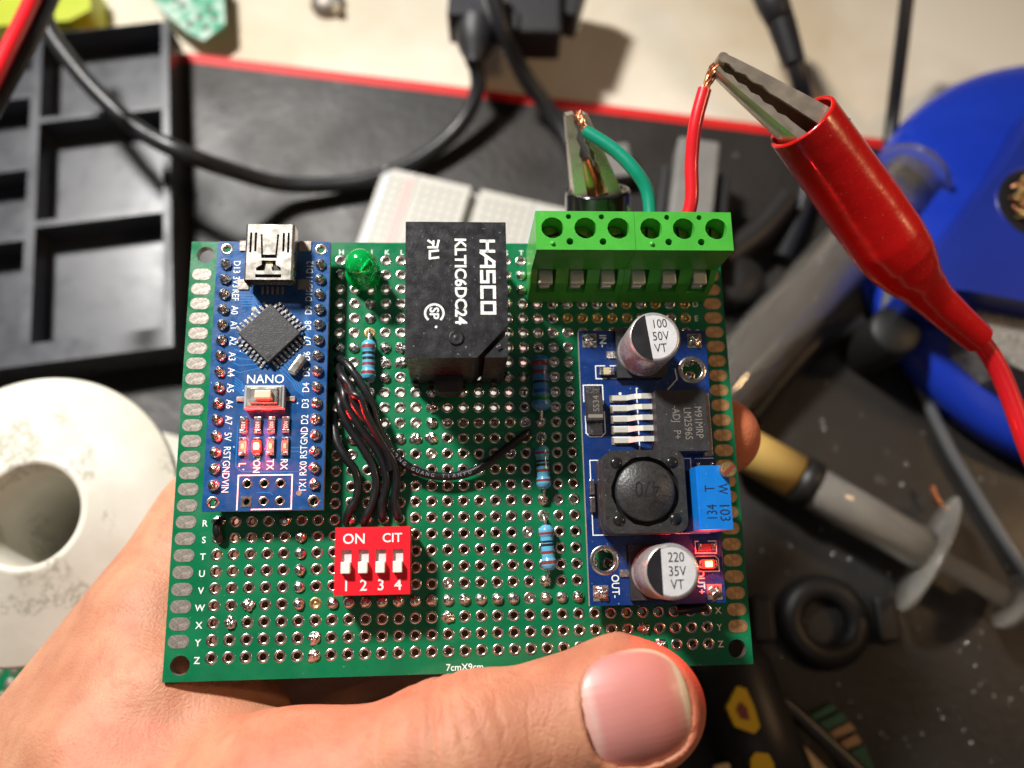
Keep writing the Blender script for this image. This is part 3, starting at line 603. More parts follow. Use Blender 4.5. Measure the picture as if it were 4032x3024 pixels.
# ------------------------------------------------------------------ microcontroller module
NZ = 4.0; e = bpy.data.objects.new('microcontroller_board', None); COL.objects.link(e); e.parent = CBD; e.empty_display_size = .005
NX0, NX1, NY0, NY1 = -39.6, -21.5, -10.2, 33.4
lx, rx = -38.05, -22.95; py0, dp = 29.45, 2.555
icsp = [(-33.05, -6.1), (-30.5, -6.1), (-28.05, -6.1), (-33.05, -8.8), (-30.5, -8.8), (-28.05, -8.8)]
corner = [(lx, 32.1, .72), (rx, 32.1, .72), (lx, -8.9, .72), (rx, -8.9, .72)]
b = MB(); b.holed([(NX0, NY0), (NX1, NY0), (NX1, NY1), (NX0, NY1)], [(x, y, .52) for x, y in icsp] + corner, NZ - 1.2, NZ, 'nano_blue', 'fr4_edge', 'tin_flat', n=16)
z = NZ + .03
L1 = ['D13', '3V3', 'REF', 'A0', 'A1', 'A2', 'A3', 'A4', 'A5', 'A6', 'A7', '5V', 'RST', 'GND', 'VIN']
L2 = ['D12', 'D11', 'D10', 'D9', 'D8', 'D7', 'D6', 'D5', 'D4', 'D3', 'D2', 'GND', 'RST', 'RX0', 'TX1']
for i in range(15):
    y = py0 - dp * i - (0.45 if i < 2 else .1)
    b.text(L1[i], lx + 1.75, y, z, 1.05, 'white_ink', ang=-90, sx=.82); b.text(L2[i], rx - 1.75, y, z, 1.05, 'white_ink', ang=90, sx=.82)
b.text('NANO', -31.0, 10.35, z, 1.35, 'white_ink', sx=.98, bold=.004)
for t, x in (('L', -33.9), ('PON', -31.75), ('TX', -29.7), ('RX', -27.6)): b.text(t, x, -3.15, z, 1.05, 'white_ink', ang=-90, bold=.004, sx=.85)
b.stroke([(-34.4, -10.0), (-34.4, -4.8), (-26.3, -4.8), (-26.3, -10.0), (-29, -10.0)], .2, z, 'white_ink')
b.stroke([(-32.2, -10.0), (-29, -10.0)], .2, z, 'white_ink')
zt = NZ + .012
def tr(*p, w=.17): b.stroke(p, w, zt, 'trace_blue')
for i in range(5):
    tr((-35.6 + i * .1, 24.2 - i * .45), (-33.6, 24.2 - i * .45), (-31.8 - i * .35, 22.2 - i * .5)); tr((-25.0 - i * .2, 21 - i * .55), (-24.9 + .0 * i, 20.4 - i * .9), (-24.6, 19.9 - i * .9))
    tr((-36.0, 16.4 - i * 1.15), (-35.2 + i * .05, 16.0 - i * 1.15), (-33.6 + i * .5, 14.6 - i * .6)); tr((-29.4 + i * .5, 12.4 + i * .3), (-26.8 + i * .3, 9.8 + i * .3), (-26.2 + i * .25, 8.6 + i * .2), (-25.0, 7.6 + i * .35))
    tr((-35.7, 10.6 - i * .42), (-34.6, 9.8 - i * .42), (-34.2, 8.8 - i * .25))
tr((-34.9, 2.9), (-34.9, -3.4), (-34.0, -4.2), (-31, -4.2)); tr((-26.6, -.6), (-24.6, -.6)); tr((-26.6, -1.2), (-25.6, -1.2), (-24.7, -1.5)); tr((-31, -4.35), (-25.4, -4.35)); tr((-25.6, -6.0), (-24.6, -6.9)); tr((-31.5, -7.45), (-29.6, -7.45), (-29.2, -7.8))
for x, y in ((-35.1, 14.9), (-34.3, 8.5), (-33.0, 8.4), (-25.9, 6.4), (-25.2, 3.6), (-35.3, -.4), (-33.7, -3.9), (-24.6, 9.6), (-25.2, 14.2), (-26.3, 11.5)): b.lathe([(.2, 0), (.12, .01)], 'trace_blue', (x, y, zt), 8); b.disc((x, y, zt + .012), .1, 'white_ink', 8)
b.disc((-33.3, 21.9, z), .42, 'tin_flat', 16); b.disc((-25.2, -7.6, z), .42, 'tin_flat', 16)
b.build('module_panel', e)
b = MB(); b.box((lx, 11.5, 2.15 - .7), (2.4, 38, 2.5), 'deep_black'); b.box((rx, 11.5, 1.45), (2.4, 38, 2.5), 'deep_black'); b.build('header_strip', e)
rb = MB(); rb.lathe([(.78, .0), (.74, .05), (.56, .06), (.5, .0), (.48, -1.1)], 'tin', n=18)
for i, (x, y) in enumerate(icsp + [(q[0], q[1]) for q in corner]):
    if i == 0: r0 = rb.build('plated_hole', e); r0.location = (x * mm, y * mm, NZ * mm)
    else:
        c_ = inst(r0, (x, y, NZ), e); 
        if i > 5: c_.scale = (1.25, 1.25, 1)
b = MB(); b.holed([(-33.85, -9.6), (-32.25, -9.6), (-32.25, -8.0), (-33.85, -8.0)], [(-33.05, -8.8, .5)], NZ, NZ + .07, 'tin', bottom=False); b.build('square_pad', e)
n1 = blob(.92, .95, .5, 11, .15); n2 = blob(.90, .85, .9, 12, .3)
sj = [n1.build('pin_joint', e), n2.build('pin_joint', e)]; us = [0, 0]
for i in range(15):
    for x in (lx, rx):
        k = (i + (x > -30)) % 2; loc = (x, py0 - dp * i, NZ + .01)
        if not us[k]: sj[k].location = Vector(loc) * mm; us[k] = 1
        else: inst(sj[k], loc, e, rng.uniform(0, 6.28))
# usb socket
ux0, ux1, uy0, uy1 = -34.2, -26.6, 25.4, 34.7; uc = (ux0 + ux1) / 2
b = MB(); zt_ = 8.0
outer = [(ux0 + .25, uy0), (ux1 - .25, uy0), (ux1 - .25, uy1 - .0), (ux0 + .25, uy1)]
def rr2(x0, x1, y0, y1): return [(x0, y0), (x1, y0), (x1, y1), (x0, y1)]
# shell: side walls and a top sheet with stamped openings
op = [rr2(uc - 3.1, uc - 2.75, 29.9, 33.3), rr2(uc - 2.35, uc - 2.0, 30.1, 33.3), rr2(uc + 2.0, uc + 2.35, 30.1, 33.3), rr2(uc + 2.75, uc + 3.1, 29.9, 33.3)]
sh = MB()
from mathutils.geometry import delaunay_2d_cdt as _cdt
def sheet(mb, outline, cuts, z0, z1, k):
    pts = [Vector(p) for p in outline]; ed = [(i, (i + 1) % len(pts)) for i in range(len(pts))]
    for c_ in cuts:
        o_ = len(pts); pts += [Vector(p) for p in c_]; ed += [(o_ + i, o_ + (i + 1) % len(c_)) for i in range(len(c_))]
    V2, _, F2, _, _, _ = _cdt(pts, ed, [], 1, 1e-6, False); fs = []
    def inside(p, poly):
        r_ = False; j = len(poly) - 1
        for i in range(len(poly)):
            if (poly[i][1] > p.y) != (poly[j][1] > p.y) and p.x < (poly[j][0] - poly[i][0]) * (p.y - poly[i][1]) / (poly[j][1] - poly[i][1]) + poly[i][0]: r_ = not r_
            j = i
        return r_
    for f in F2:
        c_ = sum((V2[i] for i in f), Vector((0, 0))) / len(f)
        if any(inside(c_, q_) for q_ in cuts): continue
        a = sum(V2[f[i]].x * V2[f[(i + 1) % len(f)]].y - V2[f[(i + 1) % len(f)]].x * V2[f[i]].y for i in range(len(f))); fs.append(tuple(f) if a > 0 else tuple(reversed(f)))
    mb.add([(p.x, p.y, z1) for p in V2], fs, k)
    for c_ in cuts:
        m_ = len(c_); mb.add([(*p, z0) for p in c_] + [(*p, z1) for p in c_], [((i + 1) % m_, i, m_ + i, m_ + (i + 1) % m_) for i in range(m_)], k)
tongue = [(uc - 1.45, 33.0), (uc - 1.15, 33.0), (uc - 0.95, 29.6), (uc + .95, 29.6), (uc + 1.15, 33.0), (uc + 1.45, 33.0), (uc + 1.2, 29.0), (uc - 1.2, 29.0)]
tee = [(uc - 1.1, 28.6), (uc - 1.1, 27.9), (uc - 1.9, 27.4), (uc - 1.9, 26.9), (uc - .6, 26.9), (uc - .35, 27.9), (uc + .35, 27.9), (uc + .6, 26.9), (uc + 1.9, 26.9), (uc + 1.9, 27.4), (uc + 1.1, 27.9), (uc + 1.1, 28.6)]
slot = [(uc - 2.0, 26.3), (uc - 2.0, 25.75), (uc + 2.0, 25.75), (uc + 2.0, 26.3)]
for c_ in (tongue, tee, slot): op.append(c_)
sheet(sh, rr2(ux0 + .35, ux1 - .35, uy0, uy1), op, 7.6, 8.0, 'steel')
for s_ in (-1, 1):
    xs = ux0 if s_ < 0 else ux1; arc = [(xs - s_ * .35, 8.0), (xs - s_ * .1, 7.9), (xs, 7.65), (xs, 4.9), (xs - s_ * .5, 4.3)]
    vs = [(x, uy0, zz) for x, zz in arc] + [(x, uy1, zz) for x, zz in arc]; nA = len(arc)
    sh.add(vs, [((i, i + 1, nA + i + 1, nA + i) if s_ < 0 else (i + 1, i, nA + i, nA + i + 1)) for i in range(nA - 1)], 'steel', True)
sh.box((uc, uy1 - .15, 7.75), (ux1 - ux0 - .7, .3, .3), 'steel'); sh.box((uc, 29.9, 4.6), (7, 8.4, .3), 'steel')
for x0_, x1_ in ((-36.0, -34.3), (-26.5, -24.6)):
    for yy in (32.6, 26.0): sh.box(((x0_ + x1_) / 2, yy, NZ + .12), (x1_ - x0_, 1.7, .22), 'tin_flat')
for i in range(5): sh.box((uc - 1.6 + .8 * i, 24.9, NZ + .25), (.38, 1.3, .3), 'tin_flat')
sh.build('usb_socket', e)
b = MB(); b.box((uc, 30.2, 6.1), (6.6, 8.0, 2.6), 'deep_black'); b.box((uc, 28.1, 7.45), (1.1, .8, .2), 'smd_cream'); b.build('socket_insert', e)
# main chip
ch = Vector((-30.45, 17.5)); Rm = Matrix.Rotation(R(45), 4, 'Z'); Tc = Matrix.Translation((ch.x, ch.y, 0)) @ Rm
b = MB(); b.box((0, 0, 4.75), (6.9, 6.9, 1.2), 'chip_black', T=Tc); cb = b.build('chip', e, bevel=.15)
b = MB(); b.lathe([(.5, .0), (.42, .012), (.1, .014)], 'ink_black', (0, 0, 5.355), 14, T=Tc @ Matrix.Translation((-2.6, -2.6, 0))); b.build('chip_dot', e)
b = MB()
for s_ in range(4):
    Rs = Tc @ Matrix.Rotation(R(90 * s_), 4, 'Z')
    for i in range(8):
        x = -2.8 + .8 * i; b.box((x, 3.75, 4.72), (.36, .55, .14), 'tin', T=Rs); b.box((x, 4.03, 4.42), (.36, .14, .6), 'tin', T=Rs); b.box((x, 4.42, 4.14), (.42, .75, .2), 'solder', T=Rs)
b.build('chip_legs', e)
b = MB(); b.box((-26.0, 12.45, 4.6), (1.55, 3.5, 1.0), 'steel', R(-33)); b.build('crystal', e, bevel=.35, seg=3)
# reset button
b = MB(); b.box((-30.75, 7.2, 4.75), (6.1, 3.7, 1.4), 'slot_grey'); b.box((-34.5, 7.1, 4.2), (1.6, .8, .25), 'tin_flat'); b.box((-27.0, 7.1, 4.2), (1.6, .8, .25), 'tin_flat'); b.build('button_base', e, bevel=.12)
b = MB(); b.box((-30.75, 7.2, 5.5), (5.4, 3.2, .22), 'steel'); b.box((-30.75, 7.3, 5.75), (4.2, 2.4, .5), 'steel'); b.build('button_frame', e, bevel=.18)
b = MB(); b.box((-30.7, 7.35, 6.35), (2.5, 1.35, .9), 'button_cap'); b.build('reset_button', e, bevel=.2, seg=3)
for i, x in enumerate((-33.95, -31.8, -29.65, -27.5)):
    b = MB(); b.box((x, 2.95, 4.28), (1.1, 1.4, .45), 'chip_black'); b.box((x, 3.95, 4.25), (1.15, .55, .5), 'solder'); b.box((x, 1.95, 4.25), (1.15, .55, .5), 'solder'); b.text('102', x, 2.95, 4.52, .55, 'white_ink', ang=-90); b.build('chip_resistor', e, bevel=.08)
    b = MB(); b.box((x, .72, 4.25), (1.05, .5, .5), 'solder'); b.box((x, -1.55, 4.25), (1.05, .5, .5), 'solder')
    if i == 1: b.box((x, -.4, 4.35), (1.25, 1.7, .6), 'red_glow'); b.box((x, -.4, 4.70), (.75, 1.05, .12), 'hot_glow')
    else: b.box((x, -.4, 4.3), (1.0, 1.7, .5), 'smd_lens'); b.box((x, -.4, 4.58), (.45, .8, .08), 'smd_cream')
    b.build('indicator_light', e, bevel=.08)

# ------------------------------------------------------------------ green signal lamp
q = Vector((-15.95, 29.6, 0)); b = MB(); qx, qy = -16.35, 28.9
b.lathe([(2.85, 1.0), (2.95, 1.3), (2.9, 1.9), (2.5, 2.05), (2.5, 5.6), (2.42, 6.4), (2.1, 7.25), (1.5, 7.85), (.8, 8.2), (.02, 8.3)], 'led_green', (qx, qy, 0), 36)
b.disc((qx, qy, 1.0), 2.85, 'led_green', 36, flip=True); b.build('signal_lamp', CBD)
b = MB(); b.tube([(gx(9), gy(1), 0), (gx(9) - .2, gy(1), 1.4)], .25, 'lead_wire', 8, smooth_path=0); b.tube([(gx(8), gy(1), 0), (gx(8), gy(1), 1.4)], .25, 'lead_wire', 8, smooth_path=0); b.build('lamp_lead', CBD)

# ------------------------------------------------------------------ relay
RT = 17.0; X0, X1, Y0, Y1 = -8.5, 6.5, 10.25, 31.35; RX = Matrix.Translation((0, 0, 0))
b = MB(); b.prism([(X0, Y0), (X1 - 4.6, Y0), (X1, Y0 + 4.9), (X1, Y1), (X0, Y1)], .4, RT, 'relay_black'); b.build('relay', CBD, bevel=.55, seg=3)
RL = [o for o in COL.objects if o.name == 'relay'][0]
b = MB(); b.prism([(X1 - 3.5, Y0 + .05), (X1 - .05, Y0 + .05), (X1 - .05, Y0 + 3.75)], .5, RT - .1, 'relay_black'); b.box((5.2, Y0 + 1.5, RT - .1), (.95, .8, .45), 'relay_black', .5)
b.build('relay_corner', RL, bevel=.2)
b = MB(); b.lathe([(.95, 0), (1.15, .14), (.9, .18), (.55, .02), (.35, .1), (.02, .13)], 'relay_black', (-1.1, Y0 + 3.0, RT), 24); b.build('relay_dimple', RL)
b = MB(); z = RT + .03; wI = 'white_ink'
# maker name in square stroke letters, reading downwards: local u runs down, v runs left to right
def ru(pts, u0, xb, h, wd_, z): return [(xb + v * h, u0 - u * wd_) for u, v in pts]
LET = {'H': [[(0, 0), (0, 1)], [(1, 0), (1, 1)], [(0, .5), (1, .5)]], 'A': [[(-.35, 0), (.55, 1), (1, 1), (1, 0)], [(.25, .38), (1, .38)]], 'S': [[(0, 0), (1, 0), (1, .5), (0, .5), (0, 1), (1, 1)]],
       'C': [[(1, 0), (0, 0), (0, 1), (1, 1)]], 'O': [[(0, 0), (1, 0), (1, 1), (0, 1), (0, 0)]]}
u = 28.3
for l_ in 'HASCO':
    for st in LET[l_]: b.stroke(ru(st, u, 2.75, 1.85, 1.62, z), .46, z, wI)
    u -= 2.42
b.text('KLTIC6DC24', -.35, 22.0, z, 1.6, wI, ang=-90, bold=.026, sx=1.02)
# component recognition mark (mirrored R joined to U)
for st in ([(0, 1), (.95, .85), (.95, .45), (.1, .5)], [(.95, .5), (.95, 0)], [(.45, .48), (0, 0)]): b.stroke([(-5.1 + v * 1.5, 28.3 - (uu) * 1.1) for uu, v in st], .33, z, wI)
b.stroke([(-3.7, 26.75), (-4.9, 26.6), (-4.9, 25.5), (-3.7, 25.65)], .33, z, wI)
# ring mark
for i in range(20):
    a0 = R(-50 + 280 * i / 20); a1 = R(-50 + 280 * (i + 1) / 20); b.stroke([(-4.25 + 1.35 * math.cos(a0), 17.0 + 1.35 * math.sin(a0)), (-4.25 + 1.35 * math.cos(a1), 17.0 + 1.35 * math.sin(a1))], .32, z, wI, join=False)
b.text('SP', -4.25, 17.0, z + .01, 1.3, wI, ang=-90, bold=.02); b.disc((-4.0, 14.9, z), .2, wI, 8)
b.build('relay_lettering', RL)
b = MB()
for i in range(6): b.box((gx(12 + i), Y0 - .25, 1.2), (.9, .5, 2.4), 'deep_black')
b.build('relay_foot', RL)

# ------------------------------------------------------------------ small black transistor in the relay shadow
tx, ty = gx(14) + .25, gy(9) - .9
b = MB(); pts = [(tx + 2.3 * math.cos(R(a)), ty + 1.4 + 2.3 * math.sin(R(a))) for a in range(-50, 231, 20)]; b.prism(pts, 1.6, 6.0, 'chip_black'); b.build('transistor', CBD, bevel=.15)
b = MB()
for i in range(3): b.tube([(gx(13) + i * 2.54 * .9, gy(9) + .3, 0), (tx - 1.2 + i * 1.2, ty + .8, 1.7)], .25, 'lead_wire', 6, smooth_path=0)
b.build('transistor_lead', CBD)

# ------------------------------------------------------------------ screw terminals
XS = 11.1
def terminal(x0, turned):
    x1 = x0 + 15.2; root = bpy.data.objects.new('screw_terminal', None); COL.objects.link(root); root.parent = CBD; root.empty_display_size = .004
    b = MB(); prof_top = [(33.5, 16.5), (27.2, 16.5), (27.2, 8.2), (25.6, 6.0), (24.3, 0.3), (33.5, 0.3)]
    cx = [x0 + 2.54 + 5.08 * i for i in range(3)]
    hl = [(c, 30.75, 1.72, 28) for c in cx] + [(cx[0] + 2.54, 32.6, .42, 14), (cx[1] + 2.54, 32.6, .42, 14), (cx[0] + 2.6, 28.55, .55, 16), (cx[1] + 2.6, 28.55, .55, 16)]
    b.holed([(x0, 27.2), (x1, 27.2), (x1, 33.5), (x0, 33.5)], hl, 11.0, 16.5, 'term_green', kwall='term_green', bottom=False)
    # back wall, ends and front slope
    b.add([(x0, 33.5, .3), (x1, 33.5, .3), (x1, 33.5, 11), (x0, 33.5, 11)], [(1, 0, 3, 2)], 'term_green')
    b.add([(x0, 27.2, 8.2), (x1, 27.2, 8.2), (x1, 27.2, 11), (x0, 27.2, 11)], [(0, 1, 2, 3)], 'term_green')
    b.box(((x0 + x1) / 2, 30.35, 10.2), (15.0, 6.2, .1), 'term_green')
    for x, fl in ((x0, False), (x1, True)):
        vs = [(x, y, zz) for y, zz in [(33.5, 11), (27.2, 11)] + prof_top[2:]]; f = tuple(range(len(vs))); b.add(vs, [f if not fl else f[::-1]], 'term_green')
    segs = []; px_ = x0
    for c in cx: segs += [(px_, c - 1.5, 0), (c - 1.5, c + 1.5, 1)]; px_ = c + 1.5
    segs.append((px_, x1, 0))
    for a, c_, notch in segs:
        if not notch:
            pr2 = [(27.2, 8.2), (25.6, 6.0), (24.3, .3), (27.2, .3)]; vs = [(a, y, zz) for y, zz in pr2] + [(c_, y, zz) for y, zz in pr2]
            b.add(vs, [(0, 1, 5, 4), (1, 2, 6, 5), (0, 3, 2, 1), (4, 5, 6, 7)], 'term_green')
        else:
            pr2 = [(28.4, 3.3), (25.0, 3.3), (24.3, .3), (27.2, .3)]; vs = [(a, y, zz) for y, zz in pr2] + [(c_, y, zz) for y, zz in pr2]
            b.add(vs, [(0, 1, 5, 4), (1, 2, 6, 5)], 'term_green')
            b.add([(a, 28.4, 3.3), (c_, 28.4, 3.3), (c_, 28.4, 8.2), (a, 28.4, 8.2)], [(0, 1, 2, 3)], 'term_green')
            b.add([(a, 27.2, 8.2), (c_, 27.2, 8.2), (c_, 28.4, 8.2), (a, 28.4, 8.2)], [(0, 1, 2, 3)], 'term_green')
            for xx, sgn in ((a, 1), (c_, -1)):
                f = [(xx, 27.2, 8.2), (xx, 28.4, 8.2), (xx, 28.4, 3.3), (xx, 27.2, 3.3)]; b.add(f, [(0, 1, 2, 3) if sgn > 0 else (3, 2, 1, 0)], 'term_green')
    b.lathe([(.42, 0), (.3, .25), (.02, .33)], 'term_green', (x0 + 2.5, 28.2, 16.5), 12)
    b.build('terminal_body', root)
    for i, c in enumerate(cx):
        s = MB(); s.lathe([(1.66, 0), (1.66, .5), (1.5, .62), (.01, .62)], 'brass', (0, 0, 0), 24); s.box((0, 0, .66), (2.9, .42, .06), 'deep_black'); so = s.build('terminal_screw', root)
        so.location = (c * mm, 30.75 * mm, 12.6 * mm); so.rotation_euler = (0, 0, R(((18, -28, 14) if not turned else (88, 95, 84))[i]))
        s = MB(); s.box((c - .15, 26.4, 6.7), (2.3, 2.4, 1.1), 'leg_tin'); s.box((c - .25, 26.1, 5.3), (1.7, 2.0, 1.0), 'leg_tin'); s.build('wire_clamp', root, bevel=.25, seg=3)
    return root
tag(terminal(XS, False), 'green terminal block with nearly level screw slots', None); tag(terminal(XS + 15.25, True), 'green terminal block with upright screw slots and two wires', None)

# ------------------------------------------------------------------ red switch block
sx0, sx1, sy0, sy1, sz = -19.3, -8.15, -23.0, -13.05, 6.0
root = bpy.data.objects.new('switch_block', None); COL.objects.link(root); root.parent = CBD; root.empty_display_size = .004
b = MB(); lv = [sx0 + 1.72 + 2.54 * i for i in range(4)]
cuts = [rr2(x - .75, x + .75, -19.9, -16.4) for x in lv]
sheet(b, rr2(sx0, sx1, sy0, sy1), cuts, sz - 1.2, sz, 'dip_red')
b.add([(sx0, sy0, 1), (sx1, sy0, 1), (sx1, sy1, 1), (sx0, sy1, 1), (sx0, sy0, sz), (sx1, sy0, sz), (sx1, sy1, sz), (sx0, sy1, sz)], [(0, 1, 5, 4), (1, 2, 6, 5), (2, 3, 7, 6), (3, 0, 4, 7), (3, 2, 1, 0)], 'dip_red')
for x in lv: b.box((x, -18.15, sz - .62), (1.6, 3.6, .1), 'slot_pale')
zz = sz + .03; b.text('ON', -16.5, -14.75, zz, 1.45, wI, bold=.01); b.text('CIT', -10.85, -14.7, zz, 1.3, wI, bold=.01)
for i, x in enumerate(lv): b.text('1234'[i], x + .05, -21.55, zz, 1.55, wI, bold=.008)
b.build('switch_body', root)
for x in lv: b = MB(); b.box((x, -19.0, sz + .15), (1.36, 1.7, 1.9), 'lever_white'); b.build('switch_lever', root, bevel=.12)

# ------------------------------------------------------------------ axial resistors
def resistor(x, y0, y1, L_, D_, z, base, bands, tilt=0.0, name='resistor', lab=None, yc=None, xb=None):
    yc = (y0 + y1) / 2 if yc is None else yc; xb = x if xb is None else xb; b = MB(); h = L_ / 2; r = D_ / 2
    prof = [(.02, -h - .35), (r * .45, -h - .3), (r * .8, -h), (r, -h + .45), (r, -h + 1.2), (r * .86, -h + 1.6)]
    prof += [(r * .86, -h + 1.6 + (L_ - 3.2) * i / 12) for i in range(1, 12)]; prof += [(a, -c) for a, c in prof[:6][::-1]]
    # split finely so that bands get crisp ends
    fine = [prof[0]]; ks = []
    for (r0, z0), (r1, z1) in zip(prof[:-1], prof[1:]):
        for j in range(1, 5):
            t = j / 4; fine.append((r0 + (r1 - r0) * t, z0 + (z1 - z0) * t)); zm = z0 + (z1 - z0) * (t - .125); k = base
            for bz, bw, bk in bands:
                if abs((zm + h) / L_ - bz) < bw / 2: k = bk
            ks.append(k)
    T_ = Matrix.Translation((xb, yc, z)) @ Matrix.Rotation(tilt, 4, 'Z') @ Matrix.Rotation(R(90), 4, 'X')   # local z -> -y : first band at the top
    b.lathe(fine, base, n=24, T=T_, ks=ks)
    e1 = T_ @ Vector((0, 0, -h)); e2 = T_ @ Vector((0, 0, h))
    b.tube([(x, y0, 0), (x, y0 - .25, z * .8), e1], .28, 'lead_wire', 8, smooth_path=4); b.tube([e2, (x, y1 + .25, z * .8), (x, y1, 0)], .28, 'lead_wire', 8, smooth_path=4)
    ob = b.build(name, CBD); 
    if lab: ob['label'] = lab
bB, bK = 'band_brown', 'band_black'
resistor(gx(9), gy(5), gy(9), 6.2, 2.35, 1.5, 'res_blue', [(.15, .07, bB), (.33, .08, bK), (.47, .08, bK), (.62, .08, bB), (.86, .08, bB)], lab='light blue banded resistor below the green lamp')
resistor(gx(20), gy(7), gy(11), 8.6, 3.1, 2.0, 'res_blue_dark', [(.14, .09, bB), (.30, .08, bB), (.50, .06, bK), (.68, .07, 'band_blue'), (.82, .08, 'band_green')], lab='thick dark blue resistor in the shade beside the relay', yc=9.9)
resistor(gx(20), gy(12), gy(16), 6.4, 2.4, 1.4, 'res_blue', [(.16, .07, bB), (.36, .06, bK), (.46, .06, bK), (.60, .07, bB), (.84, .07, bB)], tilt=R(2), lab='light blue banded resistor second from the bottom')
resistor(gx(20), gy(17), gy(21), 6.4, 2.4, 1.4, 'res_blue', [(.16, .07, bB), (.36, .05, bK), (.44, .06, bK), (.62, .08, bB), (.86, .08, bB)], tilt=R(3), lab='lowest light blue banded resistor', xb=gx(20) + .35)

# ------------------------------------------------------------------ black jumper wires
def C_(x, y, z): return tuple(bp((1280 + x / 1.975) / K, (820 + y / 1.975) / K, z))
def D_(x, y, z): return tuple(bp((1280 + x / 1.595) / K, (1560 + y / 1.595) / K, z))
def jumper(pts, lab=None, r=.68):
    b = MB(); b.tube(pts, r, 'wire_black', 12, smooth_path=8); o_ = b.build('jumper_wire', CBD)
    if lab: o_['label'] = lab
jumper([C_(95, 1185, .2), C_(125, 1175, 2.0), C_(205, 1250, 3.8), C_(300, 1400, 4.0), C_(370, 1540, 3.8), D_(330, 180, 3.4), D_(400, 320, 2.8), D_(500, 425, 2.2), D_(620, 485, 1.8), D_(760, 505, 1.6), D_(900, 482, 1.6), D_(1020, 420, 1.8), D_(1150, 320, 2.0), D_(1262, 238, 1.6), D_(1275, 232, .3)], 'long black jumper wire sweeping to the right')
jumper([C_(100, 1200, .2), C_(130, 1300, 3.8), C_(200, 1400, 4.6), D_(190, 60, 4.6), D_(290, 190, 4.2), D_(370, 310, 3.6), D_(430, 410, 2.8), D_(452, 520, 2.0), D_(440, 640, 1.4), D_(456, 745, .9), D_(470, 770, .1)])
jumper([C_(95, 1300, .2), C_(140, 1420, 3.4), D_(135, 60, 3.8), D_(215, 190, 3.6), D_(300, 300, 3.0), D_(360, 410, 2.4), D_(388, 540, 1.8), D_(362, 670, 1.3), D_(362, 745, .9), D_(366, 775, .1)])
jumper([C_(60, 1420, .3), C_(110, 1490, 2.6), D_(100, 90, 3.0), D_(160, 210, 2.8), D_(240, 330, 2.4), D_(300, 440, 1.9), D_(322, 560, 1.5), D_(300, 670, 1.3), D_(255, 765, 1.0), D_(240, 800, .1)])
jumper([C_(120, 1330, 1.2), C_(215, 1440, 5.0), D_(230, 20, 5.4), D_(260, 110, 5.0), D_(330, 240, 4.2), D_(396, 360, 3.2), D_(418, 460, 2.4)])
jumper([D_(52, 110, .5), D_(58, 190, 1.6), D_(75, 290, 2.2), D_(125, 380, 2.4), D_(190, 470, 2.0), D_(208, 560, 1.6), D_(195, 650, 1.3), D_(150, 730, 1.0), D_(132, 795, .1)])
jumper([(gx(0) + .1, gy(17) - .1, .8), (gx(0) + .2, gy(17) - .9, 1.3), (gx(0) + .3, gy(18) + .6, 1.2), (gx(0) + .5, gy(18) - .3, .2)], 'short black jumper wire under the microcontroller board', r=.72)
jumper([(gx(28) + .3, gy(23) + .1, .7), (gx(29) - .4, gy(23) + .3, 1.1), (gx(30) - .9, gy(23) + .5, .9), (gx(30) - .4, gy(23) + .5, .2)], 'short black jumper wire under the blue converter module', r=.75)
jw = [o for o in COL.objects if o.name == 'jumper_wire'][0]
b = MB(); lw = [D_(400, 320, 2.8), D_(500, 425, 2.2), D_(620, 485, 1.8), D_(760, 505, 1.6), D_(900, 482, 1.6), D_(1020, 420, 1.8)]
tt = 'HONG GUANG TIANFU'; seg = 5
for i, ch_ in enumerate(tt):
    if ch_ == ' ': continue
    f_ = .15 + i * .165; k_ = min(int(f_), 3); t_ = f_ - k_; q_ = [Vector(lw[j]) for j in (k_, k_ + 1)]
    def cat(u_):
        k2 = min(max(int(u_), 0), len(lw) - 2); t2 = u_ - k2; p0, p1_, p2_, p3_ = [Vector(lw[min(max(k2 + d_, 0), len(lw) - 1)]) for d_ in (-1, 0, 1, 2)]
        return 0.5 * ((2 * p1_) + (p2_ - p0) * t2 + (2 * p0 - 5 * p1_ + 4 * p2_ - p3_) * t2 * t2 + (3 * p1_ - p0 - 3 * p2_ + p3_) * t2 ** 3)
    u_ = .3 + i * .235; c_ = cat(u_); d_ = cat(u_ + .02) - c_
    b.text(ch_, c_.x, c_.y, c_.z + .70, .55, 'print_grey', ang=math.degrees(math.atan2(d_.y, d_.x)))
b.build('wire_print', jw)

# ------------------------------------------------------------------ voltage converter module
BZ = 4.0; e = bpy.data.objects.new('converter_module', None); COL.objects.link(e); e.parent = CBD; e.empty_display_size = .005
mx0, mx1, my0, my1 = 18.95, 40.1, -25.45, 18.15
b = MB(); b.holed([(mx0, my0), (mx1, my0), (mx1, my1), (mx0, my1)], [(21.55, -18.65, 1.62, 32), (37.45, 11.45, 1.62, 32)], BZ - 1.2, BZ, 'buck_blue', 'fr4_edge', 'fr4_edge'); z = BZ + .03; ms = 'white_ink'
b.text('IN-', 22.95, 16.4, z, 1.1, ms, ang=-90, bold=.01); b.text('OUT-', 23.05, -22.6, z, 1.15, ms, ang=-90, bold=.01, sx=.85); b.text('OUT+', 36.4, -22.3, z, 1.15, ms, ang=-90, bold=.01, sx=.8)
b.stroke([(23.0, 12.2), (21.5, 12.2), (21.5, 10.05), (23.2, 10.05)], .16, z, ms); b.stroke([(23.9, 12.2), (25.3, 12.2)], .16, z, ms); b.stroke([(24.0, 10.05), (25.3, 10.05)], .16, z, ms)
